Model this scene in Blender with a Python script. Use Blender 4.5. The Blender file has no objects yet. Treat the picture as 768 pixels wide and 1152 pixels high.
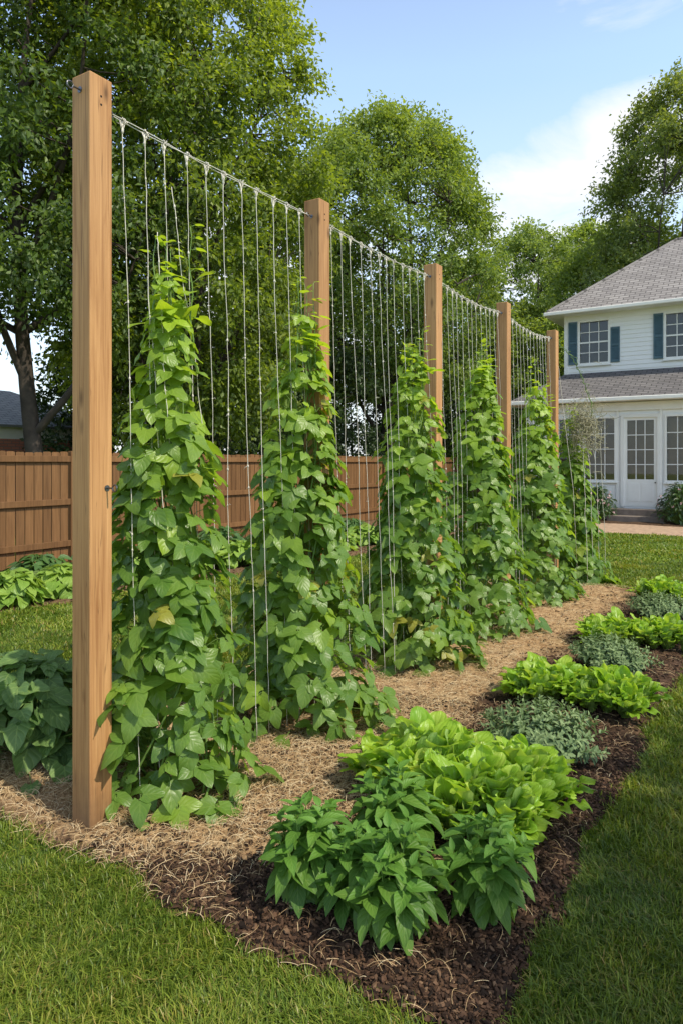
import bpy, bmesh, math
import numpy as np
from math import radians as R, sin, cos, pi

C = bpy.context.scene.collection
rng = np.random.default_rng(7)

# ------------------------------------------------------------------ helpers
def tag(o, label=None, cat=None, group=None, kind=None):
    if label: o['label'] = label
    if cat: o['category'] = cat
    if group: o['group'] = group
    if kind: o['kind'] = kind
    return o

def thing(name, label, cat, loc=(0, 0, 0), rz=0.0, group=None):
    o = bpy.data.objects.new(name, None)
    C.objects.link(o)
    o.location = loc
    o.rotation_euler = (0, 0, rz)
    o.empty_display_size = 0.1
    return tag(o, label, cat, group)

def nrm(a):
    a = np.asarray(a, float)
    return a / np.maximum(np.linalg.norm(a, axis=-1, keepdims=True), 1e-9)

class MB:
    """collects polygons (and per-vertex rnd / age, per-vertex uv) and links them as ONE mesh object"""
    def __init__(s):
        s.v = []; s.f = []; s.n = 0; s.r = []; s.a = []; s.uv = []
    def add(s, v, faces, rnd=None, age=None, uv=None):
        v = np.asarray(v, float); k = len(v)
        s.v.append(v)
        if isinstance(faces, np.ndarray): faces = [faces]
        for f in faces:
            f = np.asarray(f, np.int64)
            if f.ndim == 1: f = f[None]
            s.f.append(f + s.n)
        s.r.append(np.broadcast_to(np.asarray(0.5 if rnd is None else rnd, float), (k,)))
        s.a.append(np.broadcast_to(np.asarray(0.0 if age is None else age, float), (k,)))
        s.uv.append(np.zeros((k, 2)) if uv is None else np.asarray(uv, float))
        s.n += k
        return s
    def box(s, x0, x1, y0, y1, z0, z1, rnd=None):
        v = [(x0,y0,z0),(x1,y0,z0),(x1,y1,z0),(x0,y1,z0),(x0,y0,z1),(x1,y0,z1),(x1,y1,z1),(x0,y1,z1)]
        f = np.array([(0,3,2,1),(4,5,6,7),(0,1,5,4),(1,2,6,5),(2,3,7,6),(3,0,4,7)])
        return s.add(v, f, rnd)
    def bbox(s, x0, x1, y0, y1, z0, z1, b=0.004, rnd=None):
        """bevelled box"""
        bm = bmesh.new()
        bmesh.ops.create_cube(bm, size=1)
        for q in bm.verts:
            q.co = ((x0 if q.co.x < 0 else x1), (y0 if q.co.y < 0 else y1), (z0 if q.co.z < 0 else z1))
        bmesh.ops.bevel(bm, geom=bm.edges[:], offset=b, segments=2, affect='EDGES', profile=0.5)
        bm.verts.index_update()
        v = [tuple(q.co) for q in bm.verts]
        fs = [np.array([q.index for q in f.verts]) for f in bm.faces]
        bm.free()
        return s.add(v, fs, rnd)
    def tube(s, pts, rad, sides=6, rnd=None, age=None, cap=True):
        pts = np.asarray(pts, float); n = len(pts)
        rad = np.broadcast_to(np.asarray(rad, float), (n,))
        t = nrm(np.gradient(pts, axis=0))
        ref = np.tile([0.31, 0.17, 0.93], (n, 1)) if abs(t[:, 2]).mean() < 0.8 else np.tile([1.0, 0.13, 0.05], (n, 1))
        u = nrm(np.cross(t, ref)); w = np.cross(t, u)
        a = np.arange(sides) * 2 * pi / sides
        v = pts[:, None] + rad[:, None, None] * (u[:, None] * np.cos(a)[None, :, None] + w[:, None] * np.sin(a)[None, :, None])
        i = np.arange(n - 1)[:, None] * sides; j = np.arange(sides)[None]; jn = (j + 1) % sides
        f = np.stack([i + j, i + jn, i + sides + jn, i + sides + j], -1).reshape(-1, 4)
        uv = np.stack([np.tile(np.arange(sides) / sides, n), np.repeat(np.linspace(0, 1, n), sides)], -1)
        fs = [f]
        if cap: fs += [np.arange(sides)[::-1].copy(), np.arange(sides) + (n - 1) * sides]
        return s.add(v.reshape(-1, 3), fs, rnd, age, uv)
    def inst(s, tpl, X, Y, Z, P, rnd, age):
        """copies of a leaf template: axes X,Y,Z (M,3) already scaled, positions P"""
        tv, tf, tuv = tpl
        M = len(P)
        if M == 0: return s
        v = P[:, None] + tv[None, :, 0:1] * X[:, None] + tv[None, :, 1:2] * Y[:, None] + tv[None, :, 2:3] * Z[:, None]
        k = len(tv); off = (np.arange(M) * k)
        fs = [(f[None] + off[:, None, None]).reshape(-1, f.shape[1]) for f in tf]
        return s.add(v.reshape(-1, 3), fs, np.repeat(rnd, k), np.repeat(age, k), np.tile(tuv, (M, 1)))
    def build(s, name, mat=None, parent=None, smooth=False):
        me = bpy.data.meshes.new(name)
        v = np.concatenate(s.v)
        tot = np.concatenate([np.full(len(f), f.shape[1]) for f in s.f])
        lp = np.concatenate([f.ravel() for f in s.f])
        me.vertices.add(len(v)); me.vertices.foreach_set('co', v.ravel().astype(np.float32))
        me.loops.add(len(lp)); me.loops.foreach_set('vertex_index', lp.astype(np.int32))
        me.polygons.add(len(tot))
        st = np.concatenate([[0], np.cumsum(tot)[:-1]])
        me.polygons.foreach_set('loop_start', st.astype(np.int32))
        me.polygons.foreach_set('use_smooth', np.full(len(tot), smooth))
        uvl = me.uv_layers.new(name='UVMap')
        uv = np.concatenate(s.uv)
        uvl.data.foreach_set('uv', uv[lp].ravel().astype(np.float32))
        for nm, arr in (('rnd', s.r), ('age', s.a)):
            at = me.attributes.new(nm, 'FLOAT', 'POINT')
            at.data.foreach_set('value', np.concatenate(arr).astype(np.float32))
        me.update(calc_edges=True)
        o = bpy.data.objects.new(name, me)
        C.objects.link(o)
        if mat: me.materials.append(mat)
        if parent: o.parent = parent
        return o

def copy_tree(o, parent=None):
    c = o.copy(); C.objects.link(c); c.parent = parent
    for ch in list(o.children): copy_tree(ch, c)
    return c

# smooth value noise (numpy), 2-D / 3-D
_perm = np.random.default_rng(3).random(4096)
def vnoise(x, y, z=0.0, seed=0):
    x = np.asarray(x, float); y = np.asarray(y, float); z = np.asarray(z, float) + np.zeros_like(x)
    xi, yi, zi = np.floor(x).astype(int), np.floor(y).astype(int), np.floor(z).astype(int)
    fx, fy, fz = x - xi, y - yi, z - zi
    fx, fy, fz = [q * q * (3 - 2 * q) for q in (fx, fy, fz)]
    def h(a, b, c): return _perm[(a * 374761 + b * 668265 + c * 974634 + seed * 7919) % 4096]
    r = 0
    for dx in (0, 1):
        for dy in (0, 1):
            for dz in (0, 1):
                w = (fx if dx else 1 - fx) * (fy if dy else 1 - fy) * (fz if dz else 1 - fz)
                r = r + w * h(xi + dx, yi + dy, zi + dz)
    return r
def fbm(x, y, z=0.0, seed=0, oct=3):
    r, a, t = 0, 1.0, 0
    for k in range(oct):
        r = r + a * vnoise(np.asarray(x) * 2**k, np.asarray(y) * 2**k, np.asarray(z) * 2**k, seed + k); t += a; a *= 0.5
    return r / t

# ------------------------------------------------------------------ materials
def newmat(name):
    m = bpy.data.materials.new(name); m.use_nodes = True
    nt = m.node_tree; nt.nodes.clear()
    out = nt.nodes.new('ShaderNodeOutputMaterial')
    return m, nt, out
class G:
    def __init__(s, nt): s.nt = nt
    def n(s, t, **k):
        q = s.nt.nodes.new(t)
        for a, b in k.items():
            if a.startswith('i_'):
                q.inputs[a[2:].replace('_', ' ')].default_value = b
            else: setattr(q, a, b)
        return q
    def l(s, a, b): s.nt.links.new(a, b)
    def val(s, inp, x):
        if hasattr(x, 'is_linked') or hasattr(x, 'links'): s.l(x, inp)
        else: inp.default_value = x
    def math(s, op, a, b=0.0, c=None, clamp=False):
        q = s.n('ShaderNodeMath', operation=op, use_clamp=clamp)
        s.val(q.inputs[0], a); s.val(q.inputs[1], b)
        if c is not None: s.val(q.inputs[2], c)
        return q.outputs[0]
    def mix(s, f, a, b, mode='MIX'):
        q = s.n('ShaderNodeMix', data_type='RGBA', blend_type=mode)
        s.val(q.inputs[0], f)
        for i, x in ((6, a), (7, b)):
            if isinstance(x, (tuple, list)): x = (*x[:3], 1)
            s.val(q.inputs[i], x)
        return q.outputs[2]
    def ramp(s, f, stops):
        q = s.n('ShaderNodeValToRGB'); s.l(f, q.inputs[0])
        e = q.color_ramp.elements
        while len(e) < len(stops): e.new(0.5)
        for el, (p, c) in zip(e, stops):
            el.position = p; el.color = (*c, 1) if len(c) == 3 else c
        return q.outputs[0]
    def noise(s, co, scale, detail=3, rough=0.55, dist=0.0):
        q = s.n('ShaderNodeTexNoise'); q.inputs['Scale'].default_value = scale
        q.inputs['Detail'].default_value = detail; q.inputs['Roughness'].default_value = rough
        q.inputs['Distortion'].default_value = dist
        s.l(co, q.inputs['Vector']); return q.outputs[0]
    def mapr(s, f, a, b, c=0.0, d=1.0):
        q = s.n('ShaderNodeMapRange'); s.val(q.inputs[0], f)
        for i, x in enumerate((a, b, c, d)): q.inputs[i + 1].default_value = x
        return q.outputs[0]
    def mapping(s, co, sc=(1, 1, 1), loc=(0, 0, 0)):
        q = s.n('ShaderNodeMapping'); q.inputs['Scale'].default_value = sc; q.inputs['Location'].default_value = loc
        s.l(co, q.inputs[0]); return q.outputs[0]
    def bump(s, h, st=0.3, d=0.01):
        q = s.n('ShaderNodeBump'); q.inputs['Strength'].default_value = st; q.inputs['Distance'].default_value = d
        s.l(h, q.inputs['Height']); return q.outputs[0]

def leaf_mat(name, a, b, young=None, trans=0.35, tcol=None, veins=True, rough=0.42, spec=0.35, vein_n=5.0, vk=0.55, vein_gain=0.35, scale=14.0, bump=0.35, yel=2.0):
    m, nt, out = newmat(name); g = G(nt)
    rn = g.n('ShaderNodeAttribute', attribute_name='rnd').outputs['Fac']
    ag = g.n('ShaderNodeAttribute', attribute_name='age').outputs['Fac']
    co = g.n('ShaderNodeTexCoord').outputs['Object']
    col = g.mix(rn, a, b)
    if young: col = g.mix(ag, col, young)
    nz = g.noise(co, scale, 3)
    col = g.mix(g.mapr(nz, 0.3, 0.75, 0.0, 0.45), col, g.mix(1.0, col, (0.62, 0.72, 0.55), 'MULTIPLY'))
    if young: col = g.mix(g.mapr(rn, yel, yel + 0.004, 0.0, 0.85), col, (0.31, 0.29, 0.05))
    p = g.n('ShaderNodeBsdfPrincipled')
    if veins:
        uv = g.n('ShaderNodeSeparateXYZ'); g.l(g.n('ShaderNodeTexCoord').outputs['UV'], uv.inputs[0])
        u = g.math('ABSOLUTE', g.math('SUBTRACT', uv.outputs[0], 0.5))
        mid = g.mapr(u, 0.008, 0.035, 1.0, 0.0)
        ph = g.math('FRACT', g.math('MULTIPLY', g.math('SUBTRACT', uv.outputs[1], g.math('MULTIPLY', u, vk)), vein_n))
        dv = g.math('ABSOLUTE', g.math('SUBTRACT', ph, 0.5))
        side = g.mapr(dv, 0.02, 0.11, 1.0, 0.0)
        vn = g.math('MAXIMUM', mid, g.math('MULTIPLY', side, 0.65))
        col = g.mix(g.math('MULTIPLY', vn, vein_gain), col, g.mix(1.0, g.mix(0.5, col, (0.45, 0.55, 0.2)), (1.25, 1.25, 1.1), 'MULTIPLY'))
        hgt = g.math('ADD', g.math('MULTIPLY', g.mapr(dv, 0.0, 0.35, 0.0, 1.0), 0.8), g.math('MULTIPLY', g.noise(co, 90, 2), 0.5))
        g.l(g.bump(hgt, bump, 0.006), p.inputs['Normal'])
    geo = g.n('ShaderNodeNewGeometry')
    col2 = g.mix(geo.outputs['Backfacing'], col, g.mix(0.35, col, (0.30, 0.36, 0.22)))
    g.l(col2, p.inputs['Base Color'])
    p.inputs['Roughness'].default_value = rough
    p.inputs['Specular IOR Level'].default_value = spec
    tr = g.n('ShaderNodeBsdfTranslucent')
    tc = g.mix(1.0, col, tcol or (2.4, 2.2, 0.9), 'MULTIPLY')
    g.l(tc, tr.inputs[0])
    mx = g.n('ShaderNodeMixShader'); mx.inputs[0].default_value = trans
    g.l(p.outputs[0], mx.inputs[1]); g.l(tr.outputs[0], mx.inputs[2])
    g.l(mx.outputs[0], out.inputs[0])
    return m

def plain(name, col, rough=0.6, metal=0.0, var=0.12, scale=8.0, bump=0.0, bscale=60.0, spec=0.4):
    m, nt, out = newmat(name); g = G(nt)
    co = g.n('ShaderNodeTexCoord').outputs['Object']
    p = g.n('ShaderNodeBsdfPrincipled')
    nz = g.noise(co, scale, 5, 0.6)
    c = g.mix(g.mapr(nz, 0.3, 0.7, 0.0, 1.0), tuple(x * (1 - var) for x in col), tuple(min(1, x * (1 + var)) for x in col))
    rn = g.n('ShaderNodeAttribute', attribute_name='rnd').outputs['Fac']
    c = g.mix(1.0, c, g.mix(rn, (0.85, 0.85, 0.85), (1.15, 1.15, 1.15)), 'MULTIPLY')
    g.l(c, p.inputs['Base Color'])
    p.inputs['Roughness'].default_value = rough; p.inputs['Metallic'].default_value = metal
    p.inputs['Specular IOR Level'].default_value = spec
    if bump: g.l(g.bump(g.noise(co, bscale, 4), bump, 0.01), p.inputs['Normal'])
    g.l(p.outputs[0], out.inputs[0])
    return m

def wood_mat(name, light, dark, grain=(30, 30, 1.4), knots=True, weather=0.0, streak=0.5, rough=0.62, splash=False):
    m, nt, out = newmat(name); g = G(nt)
    co = g.n('ShaderNodeTexCoord').outputs['Object']
    rn = g.n('ShaderNodeAttribute', attribute_name='rnd').outputs['Fac']
    cs = g.n('ShaderNodeCombineXYZ'); g.l(g.math('MULTIPLY', rn, 13.0), cs.inputs[0]); g.l(g.math('MULTIPLY', rn, 31.0), cs.inputs[2])
    va = g.n('ShaderNodeVectorMath', operation='ADD'); g.l(co, va.inputs[0]); g.l(cs.outputs[0], va.inputs[1])
    vec = va.outputs[0]
    n1 = g.noise(g.mapping(vec, grain), 1.0, 6, 0.62, 1.2)
    n2 = g.noise(g.mapping(vec, tuple(q * 5 for q in grain[:2]) + (grain[2] * 1.6,)), 1.0, 4, 0.6)
    n3 = g.noise(g.mapping(vec, (2.2, 2.2, 0.9)), 1.0, 3)
    f = g.math('ADD', g.math('MULTIPLY', n1, 0.6), g.math('MULTIPLY', n2, 0.4))
    col = g.ramp(f, [(0.30, dark), (0.50, tuple(0.4 * a + 0.6 * b for a, b in zip(dark, light))), (0.68, light)])
    col = g.mix(g.mapr(n3, 0.35, 0.7, 0.0, streak), col, g.mix(1.0, col, (0.68, 0.6, 0.5), 'MULTIPLY'))
    col = g.mix(1.0, col, g.mix(rn, (0.78, 0.76, 0.74), (1.12, 1.1, 1.08)), 'MULTIPLY')
    if knots:
        vo = g.n('ShaderNodeTexVoronoi'); vo.inputs['Scale'].default_value = 1.0
        g.l(g.mapping(vec, (9, 9, 3.2)), vo.inputs['Vector'])
        kf = g.mapr(vo.outputs['Distance'], 0.03, 0.17, 0.85, 0.0)
        col = g.mix(kf, col, tuple(q * 0.35 for q in dark))
        # narrow drying cracks along the grain
        vc = g.noise(g.mapping(vec, (26, 26, 0.55)), 1.0, 2, 0.5, 0.4)
        ck = g.mapr(g.math('ABSOLUTE', g.math('SUBTRACT', vc, 0.5)), 0.0, 0.008, 0.55, 0.0)
        col = g.mix(ck, col, tuple(q * 0.3 for q in dark))
    if splash:
        zs = g.n('ShaderNodeSeparateXYZ'); g.l(co, zs.inputs[0])
        sf = g.mapr(g.math('ADD', zs.outputs[2], g.math('MULTIPLY', g.noise(co, 9, 4), -0.22)), -0.10, 0.16, 0.75, 0.0)
        col = g.mix(sf, col, (0.10, 0.062, 0.036))
        col = g.mix(g.mapr(g.noise(g.mapping(co, (3, 3, 0.8)), 1.0, 4), 0.45, 0.75, 0.0, 0.16), col, (0.33, 0.25, 0.16))
    p = g.n('ShaderNodeBsdfPrincipled'); g.l(col, p.inputs['Base Color'])
    p.inputs['Roughness'].default_value = rough; p.inputs['Specular IOR Level'].default_value = 0.25
    g.l(g.bump(f, 0.35, 0.004), p.inputs['Normal'])
    g.l(p.outputs[0], out.inputs[0])
    return m

M = {}
M['post'] = wood_mat('cedar', (0.60, 0.345, 0.155), (0.27, 0.118, 0.042), splash=True)
M['fence'] = wood_mat('fence_wood', (0.25, 0.133, 0.055), (0.095, 0.046, 0.018), grain=(22, 22, 1.1), knots=False)
M['bean'] = leaf_mat('bean_leaf', yel=0.984, a=(0.080, 0.175, 0.030), b=(0.175, 0.29, 0.055), young=(0.32, 0.45, 0.04), rough=0.38, spec=0.45, trans=0.40, tcol=(2.2, 2.0, 0.65), vein_n=4.0, vk=1.0, vein_gain=0.2, bump=0.2)
M['stem'] = plain('green_stem', (0.13, 0.22, 0.045), 0.5)
M['pepper'] = leaf_mat('pepper_leaf', (0.065, 0.15, 0.022), (0.12, 0.225, 0.034), (0.14, 0.30, 0.05), trans=0.28, vein_n=5.0, vk=0.8, vein_gain=0.22, bump=0.25, rough=0.46, spec=0.3)
M['lettuce'] = leaf_mat('lettuce_leaf', (0.22, 0.41, 0.030), (0.37, 0.55, 0.050), (0.50, 0.60, 0.11), trans=0.42, tcol=(1.5, 1.4, 0.7), vein_n=4.5, vk=1.0, rough=0.36, spec=0.4, vein_gain=0.35)
M['sage'] = leaf_mat('sage_leaf', (0.105, 0.175, 0.078), (0.21, 0.295, 0.145), (0.31, 0.39, 0.18), trans=0.18, tcol=(1.5, 1.6, 1.0), vein_n=6.0, rough=0.55, spec=0.25, vein_gain=0.2)
M['squash'] = leaf_mat('broad_leaf', (0.085, 0.16, 0.052), (0.17, 0.27, 0.085), (0.26, 0.38, 0.09), trans=0.28, tcol=(1.7, 1.9, 0.8), vein_n=4.0, vk=1.0, vein_gain=0.4, rough=0.5)
M['hosta'] = leaf_mat('hosta_leaf', (0.17, 0.31, 0.045), (0.32, 0.45, 0.09), (0.40, 0.52, 0.13), trans=0.35, tcol=(1.6, 1.5, 0.7), vein_n=4.0, vk=1.2)
M['hosta_dark'] = leaf_mat('hosta_dark_leaf', (0.045, 0.11, 0.04), (0.085, 0.17, 0.05), (0.15, 0.26, 0.06), trans=0.3, vein_n=4.0, vk=1.2)
M['shrub'] = leaf_mat('house_shrub_leaf', (0.025, 0.06, 0.02), (0.05, 0.10, 0.03), (0.10, 0.16, 0.04), trans=0.25, veins=False)
M['bark'] = plain('bark', (0.055, 0.042, 0.032), 0.9, var=0.4, scale=5, bump=0.8, bscale=14)
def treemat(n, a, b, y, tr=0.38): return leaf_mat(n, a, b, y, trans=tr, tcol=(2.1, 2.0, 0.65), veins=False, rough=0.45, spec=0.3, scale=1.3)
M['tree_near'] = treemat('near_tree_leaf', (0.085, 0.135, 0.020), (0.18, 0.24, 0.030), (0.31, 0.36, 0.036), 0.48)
M['tree_dark'] = treemat('dark_tree_leaf', (0.05, 0.095, 0.02), (0.105, 0.165, 0.028), (0.18, 0.24, 0.034))
M['tree_mid'] = treemat('mid_tree_leaf', (0.10, 0.165, 0.04), (0.19, 0.26, 0.05), (0.28, 0.345, 0.06))
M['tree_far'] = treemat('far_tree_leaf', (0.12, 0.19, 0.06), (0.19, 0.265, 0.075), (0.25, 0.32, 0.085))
M['tree_olive'] = treemat('olive_tree_leaf', (0.09, 0.135, 0.036), (0.165, 0.21, 0.05), (0.24, 0.28, 0.06))
M['under'] = treemat('understory_shade_leaf', (0.016, 0.036, 0.010), (0.032, 0.06, 0.016), (0.05, 0.085, 0.018), 0.25)  # leaf colour darkened to stand in for the shade beneath the trees
M['twine'] = plain('twine', (0.60, 0.57, 0.50), 0.85, var=0.08, scale=60)
M['wire'] = plain('wire', (0.62, 0.60, 0.55), 0.6, var=0.05)
M['steel'] = plain('steel', (0.16, 0.16, 0.17), 0.35, 0.9)
M['hole'] = plain('drilled_hole', (0.012, 0.009, 0.007), 0.9)
M['dry'] = plain('dry_stems', (0.33, 0.31, 0.20), 0.85, var=0.3, scale=20)

# grass
def grass_mat():
    m, nt, out = newmat('grass_blade'); g = G(nt)
    rn = g.n('ShaderNodeAttribute', attribute_name='rnd').outputs['Fac']
    ag = g.n('ShaderNodeAttribute', attribute_name='age').outputs['Fac']
    uv = g.n('ShaderNodeSeparateXYZ'); g.l(g.n('ShaderNodeTexCoord').outputs['UV'], uv.inputs[0])
    co = g.n('ShaderNodeTexCoord').outputs['Object']
    col = g.ramp(rn, [(0.0, (0.050, 0.100, 0.013)), (0.45, (0.13, 0.205, 0.027)), (0.86, (0.25, 0.32, 0.052)), (0.93, (0.26, 0.24, 0.075)), (1.0, (0.33, 0.27, 0.11))])
    pt = g.noise(g.mapping(co, (1, 1, 0)), 1.7, 4, 0.6)
    col = g.mix(g.mapr(pt, 0.35, 0.62, 0.0, 0.8), col, g.mix(1.0, col, (1.32, 1.12, 0.8), 'MULTIPLY'))
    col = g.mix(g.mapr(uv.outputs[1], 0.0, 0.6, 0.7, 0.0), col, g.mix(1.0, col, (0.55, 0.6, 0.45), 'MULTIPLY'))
    p = g.n('ShaderNodeBsdfPrincipled'); g.l(col, p.inputs['Base Color']); p.inputs['Roughness'].default_value = 0.42
    p.inputs['Specular IOR Level'].default_value = 0.35
    tr = g.n('ShaderNodeBsdfTranslucent'); g.l(g.mix(1.0, col, (1.8, 1.7, 0.8), 'MULTIPLY'), tr.inputs[0])
    mx = g.n('ShaderNodeMixShader'); mx.inputs[0].default_value = 0.3
    g.l(p.outputs[0], mx.inputs[1]); g.l(tr.outputs[0], mx.inputs[2]); g.l(mx.outputs[0], out.inputs[0])
    return m
M['grass'] = grass_mat()
def lawn_mat():
    m, nt, out = newmat('lawn_ground'); g = G(nt)
    co = g.n('ShaderNodeTexCoord').outputs['Object']
    a = g.noise(co, 1.7, 4, 0.6); b = g.noise(co, 55, 4, 0.7); c = g.noise(co, 0.25, 3)
    col = g.ramp(b, [(0.3, (0.05, 0.085, 0.015)), (0.55, (0.15, 0.235, 0.032)), (0.8, (0.25, 0.325, 0.058))])
    col = g.mix(g.mapr(a, 0.35, 0.66, 0.0, 0.5), col, g.mix(1.0, col, (1.3, 1.1, 0.8), 'MULTIPLY'))
    col = g.mix(g.mapr(c, 0.4, 0.65, 0.0, 0.35), col, g.mix(1.0, col, (0.7, 0.78, 0.7), 'MULTIPLY'))
    p = g.n('ShaderNodeBsdfPrincipled'); g.l(col, p.inputs['Base Color']); p.inputs['Roughness'].default_value = 0.9
    p.inputs['Specular IOR Level'].default_value = 0.1
    g.l(g.bump(b, 0.8, 0.03), p.inputs['Normal'])
    g.l(p.outputs[0], out.inputs[0]); return m
M['lawn'] = lawn_mat()
def soil_mat():
    m, nt, out = newmat('bed_soil'); g = G(nt)
    co = g.n('ShaderNodeTexCoord').outputs['Object']
    ag = g.n('ShaderNodeAttribute', attribute_name='age').outputs['Fac']
    a = g.noise(co, 28, 6, 0.65); b = g.noise(co, 120, 3, 0.6); e = g.noise(co, 5, 4, 0.6)
    dark = g.ramp(a, [(0.28, (0.018, 0.011, 0.007)), (0.5, (0.062, 0.036, 0.022)), (0.72, (0.14, 0.082, 0.05))])
    straw = g.ramp(a, [(0.28, (0.10, 0.058, 0.030)), (0.5, (0.38, 0.245, 0.125)), (0.72, (0.62, 0.45, 0.26))])
    straw = g.mix(g.mapr(e, 0.35, 0.65, 0.0, 0.6), straw, g.mix(1.0, straw, (0.72, 0.60, 0.52), 'MULTIPLY'))
    col = g.mix(ag, dark, straw)
    p = g.n('ShaderNodeBsdfPrincipled'); g.l(col, p.inputs['Base Color']); p.inputs['Roughness'].default_value = 0.95
    p.inputs['Specular IOR Level'].default_value = 0.15
    h = g.math('ADD', g.math('MULTIPLY', a, 0.7), g.math('MULTIPLY', b, 0.3))
    g.l(g.bump(h, 1.0, 0.02), p.inputs['Normal'])
    g.l(p.outputs[0], out.inputs[0]); return m
M['soil'] = soil_mat()
def rnd_ramp_mat(name, stops, rough=0.85):
    m, nt, out = newmat(name); g = G(nt)
    rn = g.n('ShaderNodeAttribute', attribute_name='rnd').outputs['Fac']
    co = g.n('ShaderNodeTexCoord').outputs['Object']
    col = g.ramp(rn, stops)
    col = g.mix(g.mapr(g.noise(co, 90, 3), 0.3, 0.7, 0, 0.6), col, g.mix(1.0, col, (0.55, 0.52, 0.5), 'MULTIPLY'))
    p = g.n('ShaderNodeBsdfPrincipled'); g.l(col, p.inputs['Base Color']); p.inputs['Roughness'].default_value = rough
    p.inputs['Specular IOR Level'].default_value = 0.2
    g.l(p.outputs[0], out.inputs[0]); return m
M['chips'] = rnd_ramp_mat('bark_chips', [(0.0, (0.016, 0.010, 0.007)), (0.5, (0.055, 0.030, 0.018)), (0.85, (0.115, 0.064, 0.038)), (1.0, (0.21, 0.13, 0.075))])
M['straw'] = rnd_ramp_mat('straw_stalks', [(0.0, (0.20, 0.12, 0.06)), (0.4, (0.48, 0.325, 0.165)), (0.8, (0.68, 0.52, 0.30)), (1.0, (0.78, 0.66, 0.44))], 0.6)

# ------------------------------------------------------------------ leaf templates: x across, y along, z normal
def leaf_tpl(width, ns=7, cols=(-1, -0.5, 0, 0.5, 1), fold=0.25, droop=0.3, cord=0.0, wave=0.0, wf=3.0, ph=0.0, side=0.0, tp=1.0, cup=0.0):
    v, uv = [], []
    t = 1 - (1 - np.linspace(0, 1, ns)) ** tp
    for a in t:
        w = width(a)
        for c in cols:
            x = c * w
            y = a - cord * abs(c) ** 1.5 * (1 - a) ** 3
            z = fold * abs(x) + cup * x * x - droop * a * a + wave * abs(c) * sin(a * wf * 2 * pi + ph + (1.7 if c > 0 else 0)) + side * c * a * 0.2
            v.append((x, y, z)); uv.append((0.5 + 0.5 * c, a))
    k = len(cols)
    f = np.array([(i * k + j, i * k + j + 1, (i + 1) * k + j + 1, (i + 1) * k + j) for i in range(ns - 1) for j in range(k - 1)])
    return np.array(v), [f], np.array(uv)
def w_bean(a): return 0.415 * max(0.0, (min(1.0, (a + 0.12) / 0.40)) ** 0.55 * (1 - max(0.0, (a - 0.28) / 0.72)) ** 0.66) + 0.002
def w_lance(a): return 0.265 * sin(pi * a ** 0.70) ** 0.9 + 0.004
def w_lettuce(a): return (0.05 + 0.165 * (a ** 1.15)) * max(0.0, 1 - max(0, (a - 0.62) / 0.38) ** 2.2) ** 0.5 + 0.003
def w_sage(a): return 0.19 * sin(pi * min(1, a ** 0.85)) ** 0.7 + 0.004
def w_broad(a): return 0.50 * max(0.0, (min(1.0, (a + 0.14) / 0.40)) ** 0.6 * (1 - max(0.0, (a - 0.30) / 0.70)) ** 0.62) + 0.002
T = {}
T['bean'] = [leaf_tpl(w_bean, 8, fold=f, droop=d, cord=0.16, wave=w, wf=1.6, ph=p, side=sd) for f, d, w, p, sd in ((0.14, 0.16, 0.02, 0, 0.1), (0.05, 0.28, 0.03, 2, -0.3), (0.24, 0.08, 0.025, 4, 0.3), (-0.08, 0.22, 0.03, 1, 0.0))]
T['lance'] = [leaf_tpl(w_lance, 7, fold=f, droop=d, wave=0.012, wf=2.2, ph=p) for f, d, p in ((0.45, 0.30, 0), (0.30, 0.50, 2), (0.2, 0.18, 4))]
T['lettuce'] = [leaf_tpl(w_lettuce, 13, cols=(-1, -0.66, -0.33, 0, 0.33, 0.66, 1), tp=1.5, cup=1.4, fold=f * 0.4, droop=d, wave=w, wf=q, ph=p) for f, d, w, q, p in ((0.45, 0.20, 0.07, 2.6, 0), (0.30, 0.34, 0.09, 3.2, 2), (0.6, -0.05, 0.07, 2.2, 4), (0.15, 0.46, 0.085, 3.6, 1))]
T['sage'] = [leaf_tpl(w_sage, 5, cols=(-1, 0, 1), fold=f, droop=d) for f, d in ((0.4, 0.2), (0.2, 0.4), (0.5, 0.05))]
T['broad'] = [leaf_tpl(w_broad, 8, fold=f, droop=d, cord=0.26, wave=w, wf=1.9, ph=p, side=sd) for f, d, w, p, sd in ((0.22, 0.22, 0.035, 0, 0.2), (0.10, 0.35, 0.045, 2, -0.2), (0.30, 0.10, 0.04, 4, 0.3))]
T['tree'] = [(np.array([(0, 0, 0), (-0.30, 0.45, 0.10), (0, 1, -0.12), (0.30, 0.45, 0.10)]), [np.array([(0, 3, 2), (0, 2, 1)])], np.array([(0.5, 0), (0, 0.5), (0.5, 1), (1, 0.5)]))]
T['petal'] = T['tree']

def scatter(mb, tpls, P, d, n, size, r, rnd=None, age=None):
    """leaves with base at P, tip along d, facing n"""
    P = np.asarray(P, float); k = len(P)
    if k == 0: return
    y = nrm(d); x = nrm(np.cross(y, n)); z = np.cross(x, y)
    size = np.broadcast_to(np.asarray(size, float), (k,))[:, None]
    rnd = r.random(k) if rnd is None else np.broadcast_to(rnd, (k,))
    age = np.zeros(k) if age is None else np.broadcast_to(age, (k,))
    wsc = r.uniform(0.88, 1.12, (k, 1))
    pick = r.integers(0, len(tpls), k)
    for i, t in enumerate(tpls):
        q = pick == i
        mb.inst(t, (x * size * wsc)[q], (y * size)[q], (z * size)[q], P[q], rnd[q], age[q])

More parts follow.
